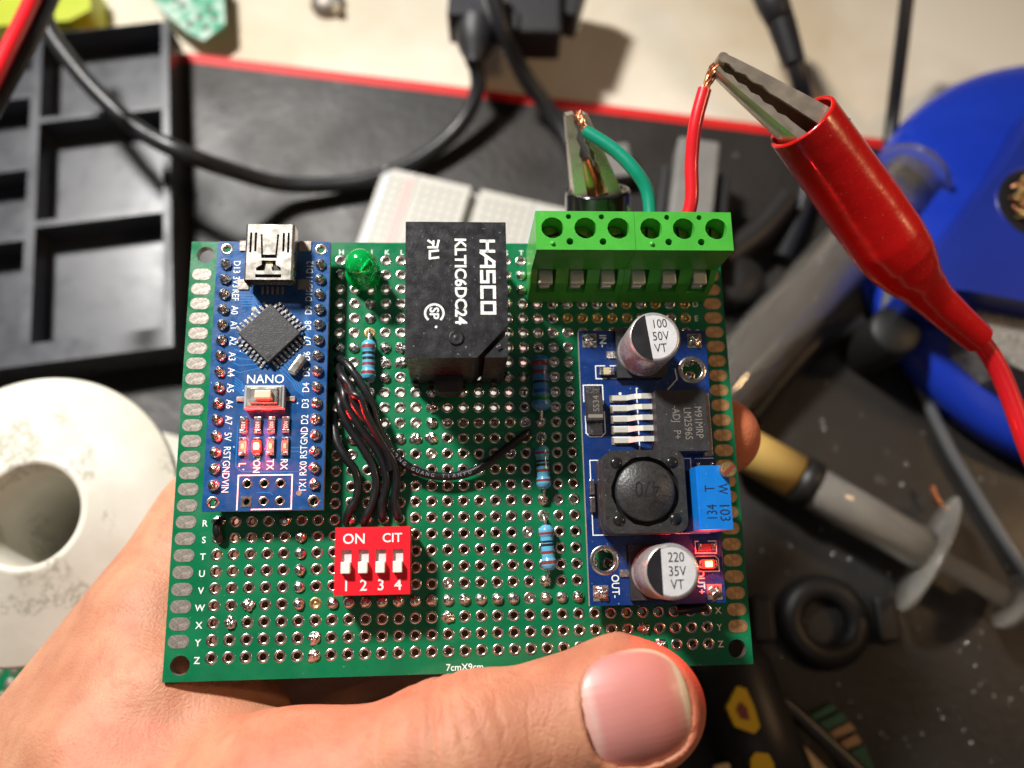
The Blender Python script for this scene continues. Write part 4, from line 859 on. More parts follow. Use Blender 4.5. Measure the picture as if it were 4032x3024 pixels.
b.stroke([(19.35, 6.3), (19.35, 9.0), (22.5, 9.0), (22.5, 5.9)], .17, z, ms); b.stroke([(19.5, 3.9), (19.5, 1.2), (20.1, .6), (22.0, .6), (22.6, 1.2), (22.6, 4.6)], .17, z, ms)
for i in range(4): b.stroke([(23.7, 5.55 - 1.7 * i), (27.1, 5.55 - 1.7 * i)], .16, z, ms)
b.stroke([(28.2, 8.4), (28.0, 8.4), (28.0, -2.4)], .18, z, ms); b.disc((25.3, 7.55, z), .24, ms, 14)
b.stroke([(21.6, -3.2), (19.9, -3.2), (19.9, -6.2)], .16, z, ms); b.stroke([(19.9, -11.6), (19.9, -14.85), (32.0, -14.85)], .16, z, ms); b.stroke([(32.9, -14.85), (38.3, -14.85)], .16, z, ms)
b.stroke([(33.0, -3.1), (36.1, -3.1), (36.1, -5)], .14, z, ms); b.stroke([(36.9, -3.1), (39.8, -3.1)], .14, z, ms); b.stroke([(34.6, -3.1), (34.6, -5)], .14, z, ms)
b.stroke([(36.4, -16.1), (35.9, -16.1), (35.9, -17.9), (39.2, -17.9), (39.2, -16.1), (38.0, -16.1)], .15, z, ms); b.stroke([(35.9, -18.4), (38.9, -18.4), (39.4, -18.9), (39.4, -20.7), (36.0, -20.7)], .15, z, ms)
b.stroke([(33.2, 8.2), (34.8, 9.9), (34.6, 11.6)], .16, z, ms)
b.build('module_panel', e)
for x, y in ((21.55, -18.65), (37.45, 11.45)): b = MB(); b.lathe([(2.3, 0), (2.25, .05), (1.72, .06), (1.6, 0), (1.6, -1.2)], 'tin', (x, y, BZ), 36); b.build('mounting_ring', e)
for i, (x, y) in enumerate(((20.7, 16.45), (38.15, 16.35), (20.7, -23.6), (38.4, -23.8))):
    b = MB(); b.box((x, y, BZ + .05), (2.35, 2.35, .1), 'tin_flat')
    g = blob(1.05, .55, 3.0, 30 + i, .4); b.add([(p[0] + x, p[1] + y, p[2] + BZ + .08) for p in g.v], g.f, 'solder', True); b.build('solder_pad', e)
def capac(x, y, l1, l2, segang, lab):
    b = MB(); b.prism([(x - 4.15, y - 4.15), (x + 3.2, y - 4.15), (x + 4.15, y - 3.2), (x + 4.15, y + 3.2), (x + 3.2, y + 4.15), (x - 4.15, y + 4.15)], BZ, BZ + 1.1, 'chip_black'); root = bpy.data.objects.new('capacitor', None); COL.objects.link(root); root.parent = e; root['label'] = lab
    b.box((x - 4.9, y - .1, BZ + .12), (1.5, 1.1, .22), 'solder'); b.box((x + 4.6, y - .1, BZ + .12), (1.0, 1.1, .22), 'solder')
    R_ = 4.0; h = BZ + 10.3
    b.lathe([(R_, BZ + 1.1), (R_, BZ + 1.9), (R_ - .22, BZ + 2.25), (R_ - .22, BZ + 2.45), (R_, BZ + 2.8), (R_, h - .5), (R_ - .12, h - .2), (R_ - .4, h - .02), (R_ - .6, h)], 'can_side', (x, y, 0), 56)
    b.disc((x, y, h), R_ - .6, 'can_white', 56)
    a0, a1 = segang; n_ = 20; pts = [(x + (R_ - .3) * math.cos(R(a0 + (a1 - a0) * i / n_)), y + (R_ - .3) * math.sin(R(a0 + (a1 - a0) * i / n_))) for i in range(n_ + 1)]
    b.add([(p[0], p[1], h + .02) for p in pts], [tuple(range(len(pts)))], 'ink_black')
    for t, dx, dy, s_ in l1: b.text(t, x + dx, y + dy, h + .03, s_, 'ink_black', ang=l2, bold=-.004, sx=.82)
    b.build('capacitor_can', root)
capac(29.0, 14.1, [('100', .75, 2.1, 1.35), ('50V', .85, .15, 1.35), ('VT', .75, -1.75, 1.35)], 4, (112, 262), 'silver 100 microfarad capacitor')
capac(29.35, -20.6, [('220', .65, 2.0, 1.35), ('35V', .7, .05, 1.35), ('VT', .6, -1.8, 1.35)], 0, (114, 246), 'silver 220 microfarad capacitor')
# inductor
ix, iy = 27.05, -8.8
def rrect(cx_, cy_, hx, hy, r, n=6): return [(cx_ + sx_ * (hx - r) + r * math.cos(R(a0 + 90 * i / n)), cy_ + sy_ * (hy - r) + r * math.sin(R(a0 + 90 * i / n))) for sx_, sy_, a0 in ((1, -1, -90), (1, 1, 0), (-1, 1, 90), (-1, -1, 180)) for i in range(n + 1)]
b = MB(); b.prism(rrect(ix - .2, iy, 6.1, 6.1, 1.6), BZ, BZ + 3.0, 'ferrite'); b.build('inductor_base', e, bevel=.3)
b = MB(); b.holed(rrect(ix, iy, 6.15, 6.2, 1.7), [(ix, iy, 5.25, 48)], BZ + 3.2, BZ + 6.6, 'ferrite', kwall='ferrite'); io = b.build('inductor', e, bevel=.35, seg=3)
b = MB(); b.disc((ix, iy, BZ + 5.5), 5.3, 'resin', 48)
for a in (45, 135, 225, 315): b.lathe([(1.0, 0), (.9, .25), (.5, .45), (.02, .5)], 'resin', (ix + 6.0 * math.cos(R(a)), iy + 6.0 * math.sin(R(a)), BZ + 6.4), 20)
b.build('inductor_resin', e)
b = MB(); b.lathe([(4.55, BZ + 5.3), (4.55, BZ + 6.4), (4.3, BZ + 6.75), (.02, BZ + 6.78)], 'ferrite', (ix, iy, 0), 56); b.text('470', ix + .2, iy + .3, BZ + 6.82, 2.4, 'ink_black', ang=180, sx=.72, bold=-.008); b.build('inductor_core', e)
b = MB(); b.box((19.95, iy + 1.3, BZ + .5), (.8, 2.4, .9), 'tin'); b.box((19.95, iy - 1.4, BZ + .5), (.8, 2.4, .9), 'tin'); b.build('inductor_pad', e, bevel=.15)
# trimmer
b = MB(); b.box((36.85, -10.1, BZ + 4.6), (4.5, 9.4, 9.0), 'trim_blue'); b.box((34.9, -10.1, BZ + 4.2), (1.2, 9.3, 8.4), 'trim_blue')
tz = BZ + 9.13; b.text('103', 38.05, -12.3, tz, 1.5, 'ink_black', ang=-90, sx=.85, bold=-.004); b.text('W', 38.0, -8.9, tz, 1.45, 'ink_black', ang=-90, sx=.7, bold=-.004); b.text('134', 36.1, -12.3, tz, 1.5, 'ink_black', ang=90, sx=.72, bold=-.004); b.text('T', 36.0, -8.8, tz, 1.45, 'ink_black', ang=90, sx=.8, bold=-.004); b.build('trimmer', e, bevel=.14)
b = MB(); b.lathe([(1.15, BZ + 4), (1.15, BZ + 10.25), (1.05, BZ + 10.4), (.02, BZ + 10.4)], 'gold', (38.75, -6.2, 0), 28, smooth=False); b.box((38.75, -6.2, BZ + 10.42), (2.1, .5, .06), 'band_brown', R(42)); b.build('adjust_screw', e)
# regulator
b = MB(); b.box((33.95, 2.3, BZ + 2.25), (8.0, 9.6, 4.1), 'chip_black'); z = BZ + 4.33
b.text('M91MRP', 36.6, 2.0, z, 1.15, 'mark_grey', ang=-90, sx=.82, bold=-.002); b.text('LM2596S', 34.9, 1.8, z, 1.15, 'mark_grey', ang=-90, sx=.82, bold=-.002); b.text('-ADJ   P+', 33.1, 2.0, z, 1.15, 'mark_grey', ang=-90, sx=.82, bold=-.002); b.build('regulator_chip', e, bevel=.18)
b = MB(); b.box((38.75, 2.2, BZ + .7), (1.5, 10.2, 1.2), 'tin_flat'); b.build('heat_tab', e, bevel=.1)
for i in range(5):
    y = 6.75 - 1.72 * i; b = MB(); b.box((24.8, y - .1, BZ + .1), (2.6, 1.15, .16), 'tin_flat')
    pr2 = [(23.9, BZ + .5), (26.2, BZ + .55), (27.3, BZ + 1.7), (28.3, BZ + 1.95), (30.1, BZ + 1.95)]
    vs = [(x, yy, zz + t) for x, zz in pr2 for yy in (y - .42, y + .42) for t in (-.28, .0)]
    fs = []
    for j in range(4): a = j * 4; c_ = a + 4; fs += [(a + 1, a + 3, c_ + 3, c_ + 1)[::-1], (a, c_, c_ + 2, a + 2)[::-1], (a, a + 1, c_ + 1, c_)[::-1], (a + 2, c_ + 2, c_ + 3, a + 3)[::-1]]
    fs.append((0, 2, 3, 1)); b.add(vs, fs, 'leg_tin'); b.build('chip_leg', e)
# diode and small parts
b = MB(); b.box((20.75, 5.0, BZ + 1.25), (2.5, 4.3, 2.1), 'chip_black'); b.text('SS34', 20.9, 5.5, BZ + 2.33, .95, 'mark_grey', ang=90); b.box((20.75, 3.5, BZ + 2.315), (2.3, .55, .02), 'mark_grey'); b.box((20.85, 8.0, BZ + .2), (2.2, 1.7, .35), 'solder'); b.box((20.95, 1.8, BZ + .2), (2.3, 1.9, .35), 'solder'); b.build('diode', e, bevel=.12)
b = MB(); b.box((23.2, 11.15, BZ + .45), (1.1, 1.2, .7), 'smd_cream'); b.box((22.4, 11.15, BZ + .4), (.7, 1.2, .7), 'solder'); b.box((24.1, 11.15, BZ + .4), (.7, 1.2, .7), 'solder'); b.build('chip_capacitor', e, bevel=.1)
b = MB(); b.box((33.7, -4.0, BZ + .3), (1.0, 1.4, .5), 'chip_black'); b.box((33.7, -3.2, BZ + .3), (1.0, .4, .55), 'solder'); b.build('chip_resistor', e, bevel=.08)
b = MB(); b.box((38.2, -4.3, BZ + .3), (1.6, 1.0, .5), 'chip_black'); b.box((37.1, -4.3, BZ + .3), (.5, 1.0, .55), 'solder'); b.box((39.3, -4.3, BZ + .3), (.5, 1.0, .55), 'solder'); b.build('chip_resistor', e, bevel=.08)
b = MB(); b.box((37.5, -17.0, BZ + .3), (1.7, 1.1, .5), 'chip_black'); b.box((36.45, -17.0, BZ + .3), (.5, 1.1, .55), 'solder'); b.box((38.6, -17.0, BZ + .3), (.5, 1.1, .55), 'solder'); b.build('chip_resistor', e, bevel=.08)
b = MB(); b.box((37.6, -19.6, BZ + .4), (1.7, 1.35, .7), 'red_glow_b'); b.box((37.6, -19.6, BZ + .85), (1.15, .9, .2), 'hot_glow'); b.box((36.45, -19.6, BZ + .3), (.5, 1.3, .5), 'solder'); b.box((38.8, -19.6, BZ + .3), (.5, 1.3, .5), 'solder'); b.build('indicator_light', e, bevel=.08)
for x, y in ((20.7, 16.4), (38.2, 16.4), (20.7, -23.6), (38.4, -23.8)): b = MB(); b.cyl((x, y), .4, -.2, BZ - 1.2, 'lead_wire', 10); b.build('standoff_pin', e)

def glow(name, x, y, z, pw):
    l = bpy.data.lights.new(name, 'POINT'); l.energy = pw; l.color = (1, .02, .015); l.shadow_soft_size = .35 * mm
    o_ = bpy.data.objects.new(name, l); COL.objects.link(o_); o_.location = (MBW @ Vector((x, y, z))) * mm
glow('power_indicator_glow', -31.8, -.4, 4.9, 0.07); glow('output_indicator_glow', 37.6, -19.6, 5.02, 0.032)

# ================================================================== WIRES AND CLIPS
def strands(mb, p, d, n, ln, spread, seed):
    g = random.Random(seed); d = Vector(d).normalized(); a = d.cross(Vector((0, 0, 1))).normalized(); c = d.cross(a)
    for i in range(n):
        u, v = g.uniform(-1, 1), g.uniform(-1, 1); s = Vector(p) + a * u * .45 + c * v * .45
        t = g.uniform(0, 6.3); pts = [s + d * ln * f + (a * math.cos(t + f * 5) + c * math.sin(t + f * 5)) * spread * f for f in (0, .25, .5, .75, 1.0)]
        mb.tube(pts, .12, 'copper', 5, smooth_path=3)
def bwire(name, pts, r, k, label, cat, strand=None):
    e = board_empty(name, label, cat); b = MB(); b.tube(pts, r, k, 16, smooth_path=10); b.build('wire_insulation', e)
    if strand: b = MB(); strands(b, *strand); b.build('copper_strands', e)
    return e
Z2 = lambda px, py, z: tuple(bp(px, py, z))
bwire('hookup_wire', [(36.4 + .0, 32.8, 9.0), (36.5, 34.5, 9.2), Z2(1494, 430, 10.5), Z2(1494, 350, 12), Z2(1502, 270, 14), Z2(1522, 193, 15.5)], 1.13, 'wire_red', 'red hookup wire rising from the right terminal block to the red clip', 'wire', (Z2(1522, 196, 15.5), Vector(Z2(1547, 138, 16.5)) - Vector(Z2(1522, 196, 15.5)), 34, 4.4, .6, 3))
bwire('hookup_wire', [(31.5, 32.8, 7.0), (31.4, 34.5, 6.5), Z2(1400, 420, 7), Z2(1372, 370, 7.5), Z2(1328, 325, 7), Z2(1263, 283, 6)], 1.15, 'wire_green', 'green hookup wire curving from the right terminal block to the black clip', 'wire', (Z2(1266, 286, 6), Vector(Z2(1242, 240, 5.5)) - Vector(Z2(1266, 286, 6)), 34, 4.0, .6, 4))

def jaw(mb, T, L, w0, w1, h0, h1, teeth, sgn, k='jaw_metal'):
    """one pressed jaw: channel section, back sheet outside, toothed side sheets; x = along, y = sgn outwards, z = width"""
    n = 14; t = .35
    top = [(L * i / n, h0 + (h1 - h0) * (i / n) ** 0.8) for i in range(n + 1)]
    inner = []
    for i in range(n + 1):
        x = L * i / n; d = .0
        if teeth[0] < x < teeth[1]: d = .32 if i % 2 else -.12
        inner.append((x, d))
    def Wd(x): return (w0 + (w1 - w0) * x / L) / 2
    for s in (-1, 1):
        for off, fl in ((0, 1), (-t, -1)):
            vs = [(x, sgn * y, s * (Wd(x) + off)) for x, y in top] + [(x, sgn * y, s * (Wd(x) + off)) for x, y in inner]
            fs = [(i, i + 1, n + 2 + i, n + 1 + i) for i in range(n)]
            if fl * s * sgn > 0: fs = [f[::-1] for f in fs]
            mb.add(vs, fs, k, False, T)
        vs = [(x, sgn * y, s * Wd(x)) for x, y in inner] + [(x, sgn * y, s * (Wd(x) - t)) for x, y in inner]
        mb.add(vs, [(i, i + 1, n + 2 + i, n + 1 + i) for i in range(n)], k, False, T)
    m = 6
    for dz, off in ((0, 0), (-t, 1)):
        vs = []
        for x, y in top:
            for j in range(m + 1): q_ = -1 + 2 * j / m; vs.append((x, sgn * (y + dz + .25 * (1 - q_ * q_)), q_ * Wd(x)))
        mb.add(vs, [(i * (m + 1) + j, (i + 1) * (m + 1) + j, (i + 1) * (m + 1) + j + 1, i * (m + 1) + j + 1) for i in range(n) for j in range(m)], k, True, T)
    mb.box((.1, sgn * h0 / 2, 0), (t, h0, 2 * Wd(0)), k, T=T)
def frame(a, c, up):      # x from a to c, y close to up
    a = Vector(a); x = (Vector(c) - a).normalized(); y = Vector(up); y = (y - x * y.dot(x)).normalized(); z = x.cross(y); m = Matrix((x, y, z)).transposed().to_4x4(); m.translation = a; return m
# red clip
e = board_empty('alligator_clip', 'red booted alligator clip biting the copper end of the red hookup wire', 'clip')
tip = Z2(1549, 138, 17); mouth = Z2(1733, 264, 15.5)
T1 = frame(tip, Z2(1740, 276, 15.5), Vector(Z2(1800, 100, 15)) - Vector(Z2(1700, 300, 15))); b = MB(); jaw(b, T1, 22.5, 2.4, 5.8, 1.5, 4.0, (.5, 11), 1); b.tube([T1 @ Vector((.3, .8, -1.2)), T1 @ Vector((.3, .8, 1.2))], .95, 'jaw_metal', 14, smooth_path=0); b.build('clip_jaw', e)
T2 = frame(Z2(1549, 150, 16.5), Z2(1726, 294, 15.5), Vector(Z2(1600, 400, 15)) - Vector(Z2(1700, 250, 15))); b = MB(); jaw(b, T2, 18.6, 2.0, 3.8, .8, 1.9, (.5, 14), 1); b.build('clip_jaw', e)
b = MB(); p0 = Vector(mouth)
path = [mouth, Z2(1808, 368, 10.5), Z2(1870, 455, 6.5), Z2(1915, 520, 4), Z2(1945, 560, 2.5), Z2(1968, 590, 1.5), Z2(1990, 615, .5), Z2(2020, 648, -1), Z2(2065, 690, -3), Z2(2113, 732, -5)]
b.tube(path, [5.8, 6.05, 6.35, 6.4, 5.95, 5.1, 4.1, 3.4, 3.1, 2.8], 'boot_red', 48, smooth_path=10, cap=False)
ax = (Vector(path[1]) - Vector(path[0])).normalized(); pin = [Vector(mouth), Vector(mouth) + ax * 6, Vector(mouth) + ax * 12]
b2 = MB(); b2.tube(pin, [5.05, 5.0, 4.4], 'boot_red', 48, smooth_path=3, cap=False); b2.f = [f[::-1] for f in b2.f]; b.add(b2.v, b2.f, 'boot_red', True)
Tm = frame(mouth, path[1], (0, 0, 1)); n_ = 48; vs = []
for r_, dx in ((5.8, 0), (5.68, -.28), (5.2, -.28), (5.05, 0)): vs += [tuple(Tm @ Vector((dx, r_ * math.cos(2 * math.pi * i / n_), r_ * math.sin(2 * math.pi * i / n_)))) for i in range(n_)]
b.add(vs, [(j * n_ + (i + 1) % n_, j * n_ + i, (j + 1) * n_ + i, (j + 1) * n_ + (i + 1) % n_) for j in range(3) for i in range(n_)], 'boot_red', True)
ex_ = Vector(path[-1]); dx_ = (Vector(path[-1]) - Vector(path[-2])).normalized(); b.tube([ex_ - dx_ * .01, ex_ + dx_ * .05], [2.8, 1.6], 'boot_red', 32, smooth_path=0)
b.build('clip_boot', e)
b = MB(); b.tube([Z2(2080, 705, -3.6), Z2(2112, 731, -5), Z2(2150, 785, -6.5), Z2(2185, 865, -8), Z2(2222, 970, -9), Z2(2270, 1080, -10)], 1.75, 'wire_red', 16, smooth_path=8); b.build('clip_lead', e)
# black clip behind the terminal blocks
e = board_empty('alligator_clip', 'black booted alligator clip biting the green hookup wire behind the terminal blocks', 'clip')
Tb = frame(Z2(1238, 244, 5), Z2(1266, 430, -5), Vector(Z2(1180, 300, 0)) - Vector(Z2(1250, 300, 0))); b = MB(); jaw(b, Tb, 19, 3.0, 7.0, 1.4, 2.5, (.5, 9), 1); b.build('clip_jaw', e)
Tb = frame(Z2(1248, 250, 5), Z2(1312, 430, -5), Vector(Z2(1300, 300, 0)) - Vector(Z2(1230, 310, 0))); b = MB(); jaw(b, Tb, 18.6, 2.8, 7.0, 1.3, 2.6, (.5, 11), 1); b.build('clip_jaw', e)
b = MB(); b.tube([Z2(1262, 345, 1), Z2(1272, 390, -2), Z2(1284, 440, -5)], [1.0, 1.9, 1.6], 'copper', 12, smooth_path=4)
b.box(Z2(1285, 408, -4), (5, 4, 3), 'brass', .4)
b.build('clip_spring', e)
b = MB(); p1 = Z2(1291, 414, -4.5); path = [p1, Z2(1291, 490, -8.5), Z2(1292, 600, -13), Z2(1300, 740, -22), Z2(1310, 850, -32), Z2(1320, 950, -40)]
b.tube(path, [5.9, 6.0, 6.0, 5.8, 3.4, 2.6], 'boot_black', 40, smooth_path=8)
Tm = frame(p1, path[1], (0, 0, 1)); vs = []
for r_, dx in ((5.9, 0), (5.7, -.35), (5.1, -.35), (4.9, 0), (4.8, 5)): vs += [tuple(Tm @ Vector((dx, r_ * math.cos(2 * math.pi * i / n_), r_ * math.sin(2 * math.pi * i / n_)))) for i in range(n_)]
b.add(vs, [(j * n_ + (i + 1) % n_, j * n_ + i, (j + 1) * n_ + i, (j + 1) * n_ + (i + 1) % n_) for j in range(4) for i in range(n_)], 'boot_black', True)
b.build('clip_boot', e)
b = MB(); b.tube([Z2(1320, 940, -40), Z2(1340, 1060, -48), Z2(1420, 1250, -60), Z2(1500, 1340, -70)], 1.7, 'cable_black', 12); b.build('clip_lead', e)

# ================================================================== THE HAND (signed distance field in the board frame, meshed with surface nets)
def V3(px, py, z): return np.array(bp(px, py, z), dtype=np.float32)
X_LO = np.array([-92., -100., -78.], np.float32); X_HI = np.array([60., 18., 24.], np.float32); GS = 0.55
nx, ny, nz = [int(math.ceil((b_ - a_) / GS)) for a_, b_ in zip(X_LO, X_HI)]
def cone(G, a, b, ra, rb):          # tapered capsule
    ab = b - a; L2_ = float(ab @ ab); d = [G[i] - a[i] for i in range(3)]
    h = np.clip((d[0] * ab[0] + d[1] * ab[1] + d[2] * ab[2]) / L2_, 0, 1)
    q = (d[0] - h * ab[0]) ** 2 + (d[1] - h * ab[1]) ** 2 + (d[2] - h * ab[2]) ** 2
    return np.sqrt(q) - (ra + (rb - ra) * h)
def smin(a, b, k):
    h = np.clip(0.5 + 0.5 * (b - a) / k, 0, 1); return b + (a - b) * h - k * h * (1 - h)
T4 = V3(1403, 1527, 11.4); T3 = V3(1352, 1528, 9.9); T2 = V3(1010, 1634, 9.6); T1 = V3(610, 1742, 3.0); T0 = V3(90, 1985, -14)
I0 = V3(130, 1780, -27); I1 = V3(484, 1150, -28); I2 = V3(980, 1010, -21); I3 = V3(1330, 955, -13.5); I4 = V3(1556, 943, -9.6)
def hand(G):
    th = cone(G, T3, T4, 9.9, 7.7)
    th = smin(th, cone(G, T2, T3, 9.7, 9.7), 2.0)
    th = smin(th, cone(G, V3(965, 1642, 9.8), V3(1040, 1624, 9.8), 10.1, 10.1), 3)
    th = smin(th, cone(G, T1, T2, 10.8, 9.8), 4)
    th = smin(th, cone(G, T0, T1, 19, 11.2), 9)
    hd = cone(G, I0, I1, 21.5, 12.6)
    hd = smin(hd, cone(G, V3(380, 1500, -38), V3(150, 1850, -38), 14, 22), 12)
    hd = smin(hd, cone(G, V3(470, 1330, -40), V3(470, 1480, -48), 12.5, 12), 10)
    web = cone(G, V3(455, 1555, -10), V3(270, 1700, -9), 8.0, 13.5)
    web = smin(web, cone(G, V3(370, 1490, -7.5), V3(560, 1530, -12), 6.8, 4.6), 5)
    web = smin(web, cone(G, V3(330, 1350, -16), V3(250, 1600, -12), 8.5, 13), 8)
    allh = smin(smin(hd, web, 9), th, 9)
    idx = smin(cone(G, I1, I2, 12.0, 9.0), smin(cone(G, I2, I3, 9.0, 7.9), cone(G, I3, I4, 7.9, 6.9), 2), 3)
    allh = smin(allh, idx, 5)
    for pts, rr_ in (([V3(478, 1320, -40), V3(1000, 1190, -37), V3(1270, 1190, -25), V3(1420, 1200, -14)], [11.5, 9, 8, 7.2]),
                     ([V3(470, 1440, -50), V3(930, 1340, -50), V3(1180, 1320, -38), V3(1300, 1310, -26)], [11, 8.6, 7.8, 7.0]),
                     ([V3(440, 1540, -58), V3(800, 1430, -64), V3(980, 1400, -54), V3(1080, 1390, -43)], [10, 7.6, 6.9, 6.2])):
        f = cone(G, pts[0], pts[1], rr_[0], rr_[1]); f = smin(f, cone(G, pts[1], pts[2], rr_[1], rr_[2]), 2); f = smin(f, cone(G, pts[2], pts[3], rr_[2], rr_[3]), 2)
        allh = smin(allh, f, 3)
    # soft low relief: flexion furrows over the thumb joint and the thumb web
    ax = T3 - T1; ax = ax / np.linalg.norm(ax)
    s_ = (G[0] - T2[0]) * ax[0] + (G[1] - T2[1]) * ax[1] + (G[2] - T2[2]) * ax[2]
    yy = (G[1] - T2[1]); near = np.exp(-((G[2] - 17) / 12) ** 2) * (G[2] > -2)
    for s0, w_, dp_, cv in ((-2.4, .55, .34, .010), (-.4, .5, .20, .006), (1.8, .45, .26, -.008), (-5.6, .6, .14, .01), (4.6, .45, .14, -.012), (-9.5, .6, .12, .014), (7.0, .4, .10, -.015)):
        allh = allh + near * 1.15 * dp_ * np.exp(-((s_ - s0 - cv * yy * yy) / w_) ** 2)
    # folds where the web meets the palm
    for a_, b_, dp_, w_ in ((V3(470, 1478, -8), V3(560, 1530, -10), 1.6, 1.3), (V3(520, 1470, -12), V3(660, 1535, -16), 1.8, 1.4)):
        c_ = cone(G, a_, b_, 0, 0); allh = allh + dp_ * np.exp(-(c_ / w_) ** 2)
    # the board presses into the flesh
    bx = [np.abs(G[0]) - 45.05, np.abs(G[1]) - 35.05, np.abs(G[2] + .8) - .85]
    bd = np.minimum(np.maximum(np.maximum(bx[0], bx[1]), bx[2]), 0) + np.sqrt(sum(np.maximum(v, 0) ** 2 for v in bx))
    return np.maximum(allh, .08 - bd)
# nail frame
NC = V3(1383, 1532, 18); NU = V3(1500, 1500, 18) - V3(1261, 1556, 18); NU = NU / np.linalg.norm(NU); NU[2] *= .3; NU /= np.linalg.norm(NU)
NW = np.cross(np.array([0, 0, 1.]), NU); NW /= np.linalg.norm(NW); NN = np.cross(NU, NW)
NA, NB = 7.4, 7.3
def nailz(u, w): return -(u / 26.0) ** 2 * 10 - .9 * np.maximum(u - 2, 0) ** 2 * .035 - (10.6 - np.sqrt(np.maximum(10.6 ** 2 - w * w, 1)))
def nail_outline(u, w):
    un = np.where(u < 0, u / (NA * .97), u / NA); ex_ = np.where(u < 0, 3.4, 2.5); return (np.abs(un) ** ex_ + np.abs(w / (NB * (1 - .13 * np.clip(-u / NA, 0, 1) ** 1.4))) ** 2.7) ** (1 / 2.7) - 1
xs = [X_LO[i] + (np.arange(n_) * GS).astype(np.float32) for i, n_ in enumerate((nx, ny, nz))]
G = [xs[0][:, None, None], xs[1][None, :, None], xs[2][None, None, :]]
F = hand(G).astype(np.float32); F = np.broadcast_to(F, (nx, ny, nz)).copy()
ctr = T3 + np.array([1.2, 0, 0]); 
# height of the nail bed above the thumb centre, found on the field itself
NO = None
for zz in np.arange(24, 10, -.05):
    p_ = np.array([NC[0] - .5, NC[1], zz], np.float32)
    if float(hand([p_[0], p_[1], p_[2]])) < 0: NO = p_.copy(); break
NO = NO.astype(float)
def groove(G):
    d = [G[i] - NO[i] for i in range(3)]
    u = d[0] * NU[0] + d[1] * NU[1] + d[2] * NU[2]; w = d[0] * NW[0] + d[1] * NW[1] + d[2] * NW[2]; h = d[0] * NN[0] + d[1] * NN[1] + d[2] * NN[2]
    o = nail_outline(u, w) * 7.7; hz = nailz(u, w)
    rim = .30 * np.exp(-((o - .9) / .8) ** 2) * np.exp(-((h - hz) / 3) ** 2)          # raised folds round the nail
    cut = np.maximum(o - .15, (hz - .28) - h)                                            # recess the plate sits in
    return rim, cut
rim, cut = groove(G); F = np.maximum(F - rim, -cut).astype(np.float32)
F[0] = F[-1] = 1; F[:, 0] = F[:, -1] = 1; F[:, :, 0] = F[:, :, -1] = 1
def surface_nets(F, lo, gs):
    ins = F < 0; n0, n1, n2 = F.shape; cs = (n0 - 1, n1 - 1, n2 - 1)
    cnt = np.zeros(cs, np.int8)
    for i in (0, 1):
        for j in (0, 1):
            for k in (0, 1): cnt += ins[i:i + cs[0], j:j + cs[1], k:k + cs[2]]
    act = (cnt > 0) & (cnt < 8); idx = np.argwhere(act); ids = -np.ones(cs, np.int64); ids[act] = np.arange(len(idx))
    acc = np.zeros((len(idx), 3)); num = np.zeros(len(idx)); cor = [(i, j, k) for i in (0, 1) for j in (0, 1) for k in (0, 1)]
    for a in cor:
        for d in range(3):
            if a[d]: continue
            c = list(a); c[d] = 1; c = tuple(c)
            fa = F[idx[:, 0] + a[0], idx[:, 1] + a[1], idx[:, 2] + a[2]]; fb = F[idx[:, 0] + c[0], idx[:, 1] + c[1], idx[:, 2] + c[2]]
            m = (fa < 0) != (fb < 0); t = np.where(m, fa / np.where(m, fa - fb, 1), 0)
            p = np.tile(np.array(a, float), (len(idx), 1)); p[:, d] += t
            acc += p * m[:, None]; num += m
    V = (idx + acc / num[:, None]) * gs + lo; Q = []
    for d in range(3):
        e1, e2 = [(1, 2), (2, 0), (0, 1)][d]; s0 = [slice(None)] * 3; s1 = [slice(None)] * 3; s0[d] = slice(0, -1); s1[d] = slice(1, None)
        A_ = ins[tuple(s0)]; B_ = ins[tuple(s1)]; E_ = np.argwhere(A_ != B_); E_ = E_[(E_[:, e1] > 0) & (E_[:, e2] > 0) & (E_[:, e1] < F.shape[e1] - 1) & (E_[:, e2] < F.shape[e2] - 1)]
        o1 = np.zeros(3, int); o1[e1] = 1; o2 = np.zeros(3, int); o2[e2] = 1
        q = [ids[tuple((E_ - a).T)] for a in (o1 * 0, o1, o1 + o2, o2)]; q = np.stack(q, 1); fl = A_[tuple(E_.T)]
        q[~fl] = q[~fl][:, ::-1]; Q.append(q)
    return V, np.concatenate(Q)
HV, HQ = surface_nets(F, X_LO.astype(float), GS); del F
def gradn(P_):
    e_ = .25; g = []
    for d in range(3):
        a = P_.copy(); a[:, d] += e_; c = P_.copy(); c[:, d] -= e_; g.append((full(a) - full(c)) / (2 * e_))
    return np.stack(g, 1)
def full(P_):
    g = [P_[:, i] for i in range(3)]; f = hand(g); r_, c_ = groove(g); return np.maximum(f - r_, -c_)
for it in range(2):
    sel = (HV[:, 1] > X_LO[1] + 2) & (HV[:, 0] > X_LO[0] + 2) & (HV[:, 2] > X_LO[2] + 2) & (HV[:, 0] < X_HI[0] - 2)
    q = HV[sel]; g = gradn(q); f = full(q); n2 = np.maximum((g ** 2).sum(1), .2); HV[sel] = q - np.clip(f / n2, -.4, .4)[:, None] * g
hm = bpy.data.meshes.new('hand'); hm.from_pydata((HV * mm).tolist(), [], HQ.tolist()); hm.update()
hm.polygons.foreach_set('use_smooth', [True] * len(hm.polygons))

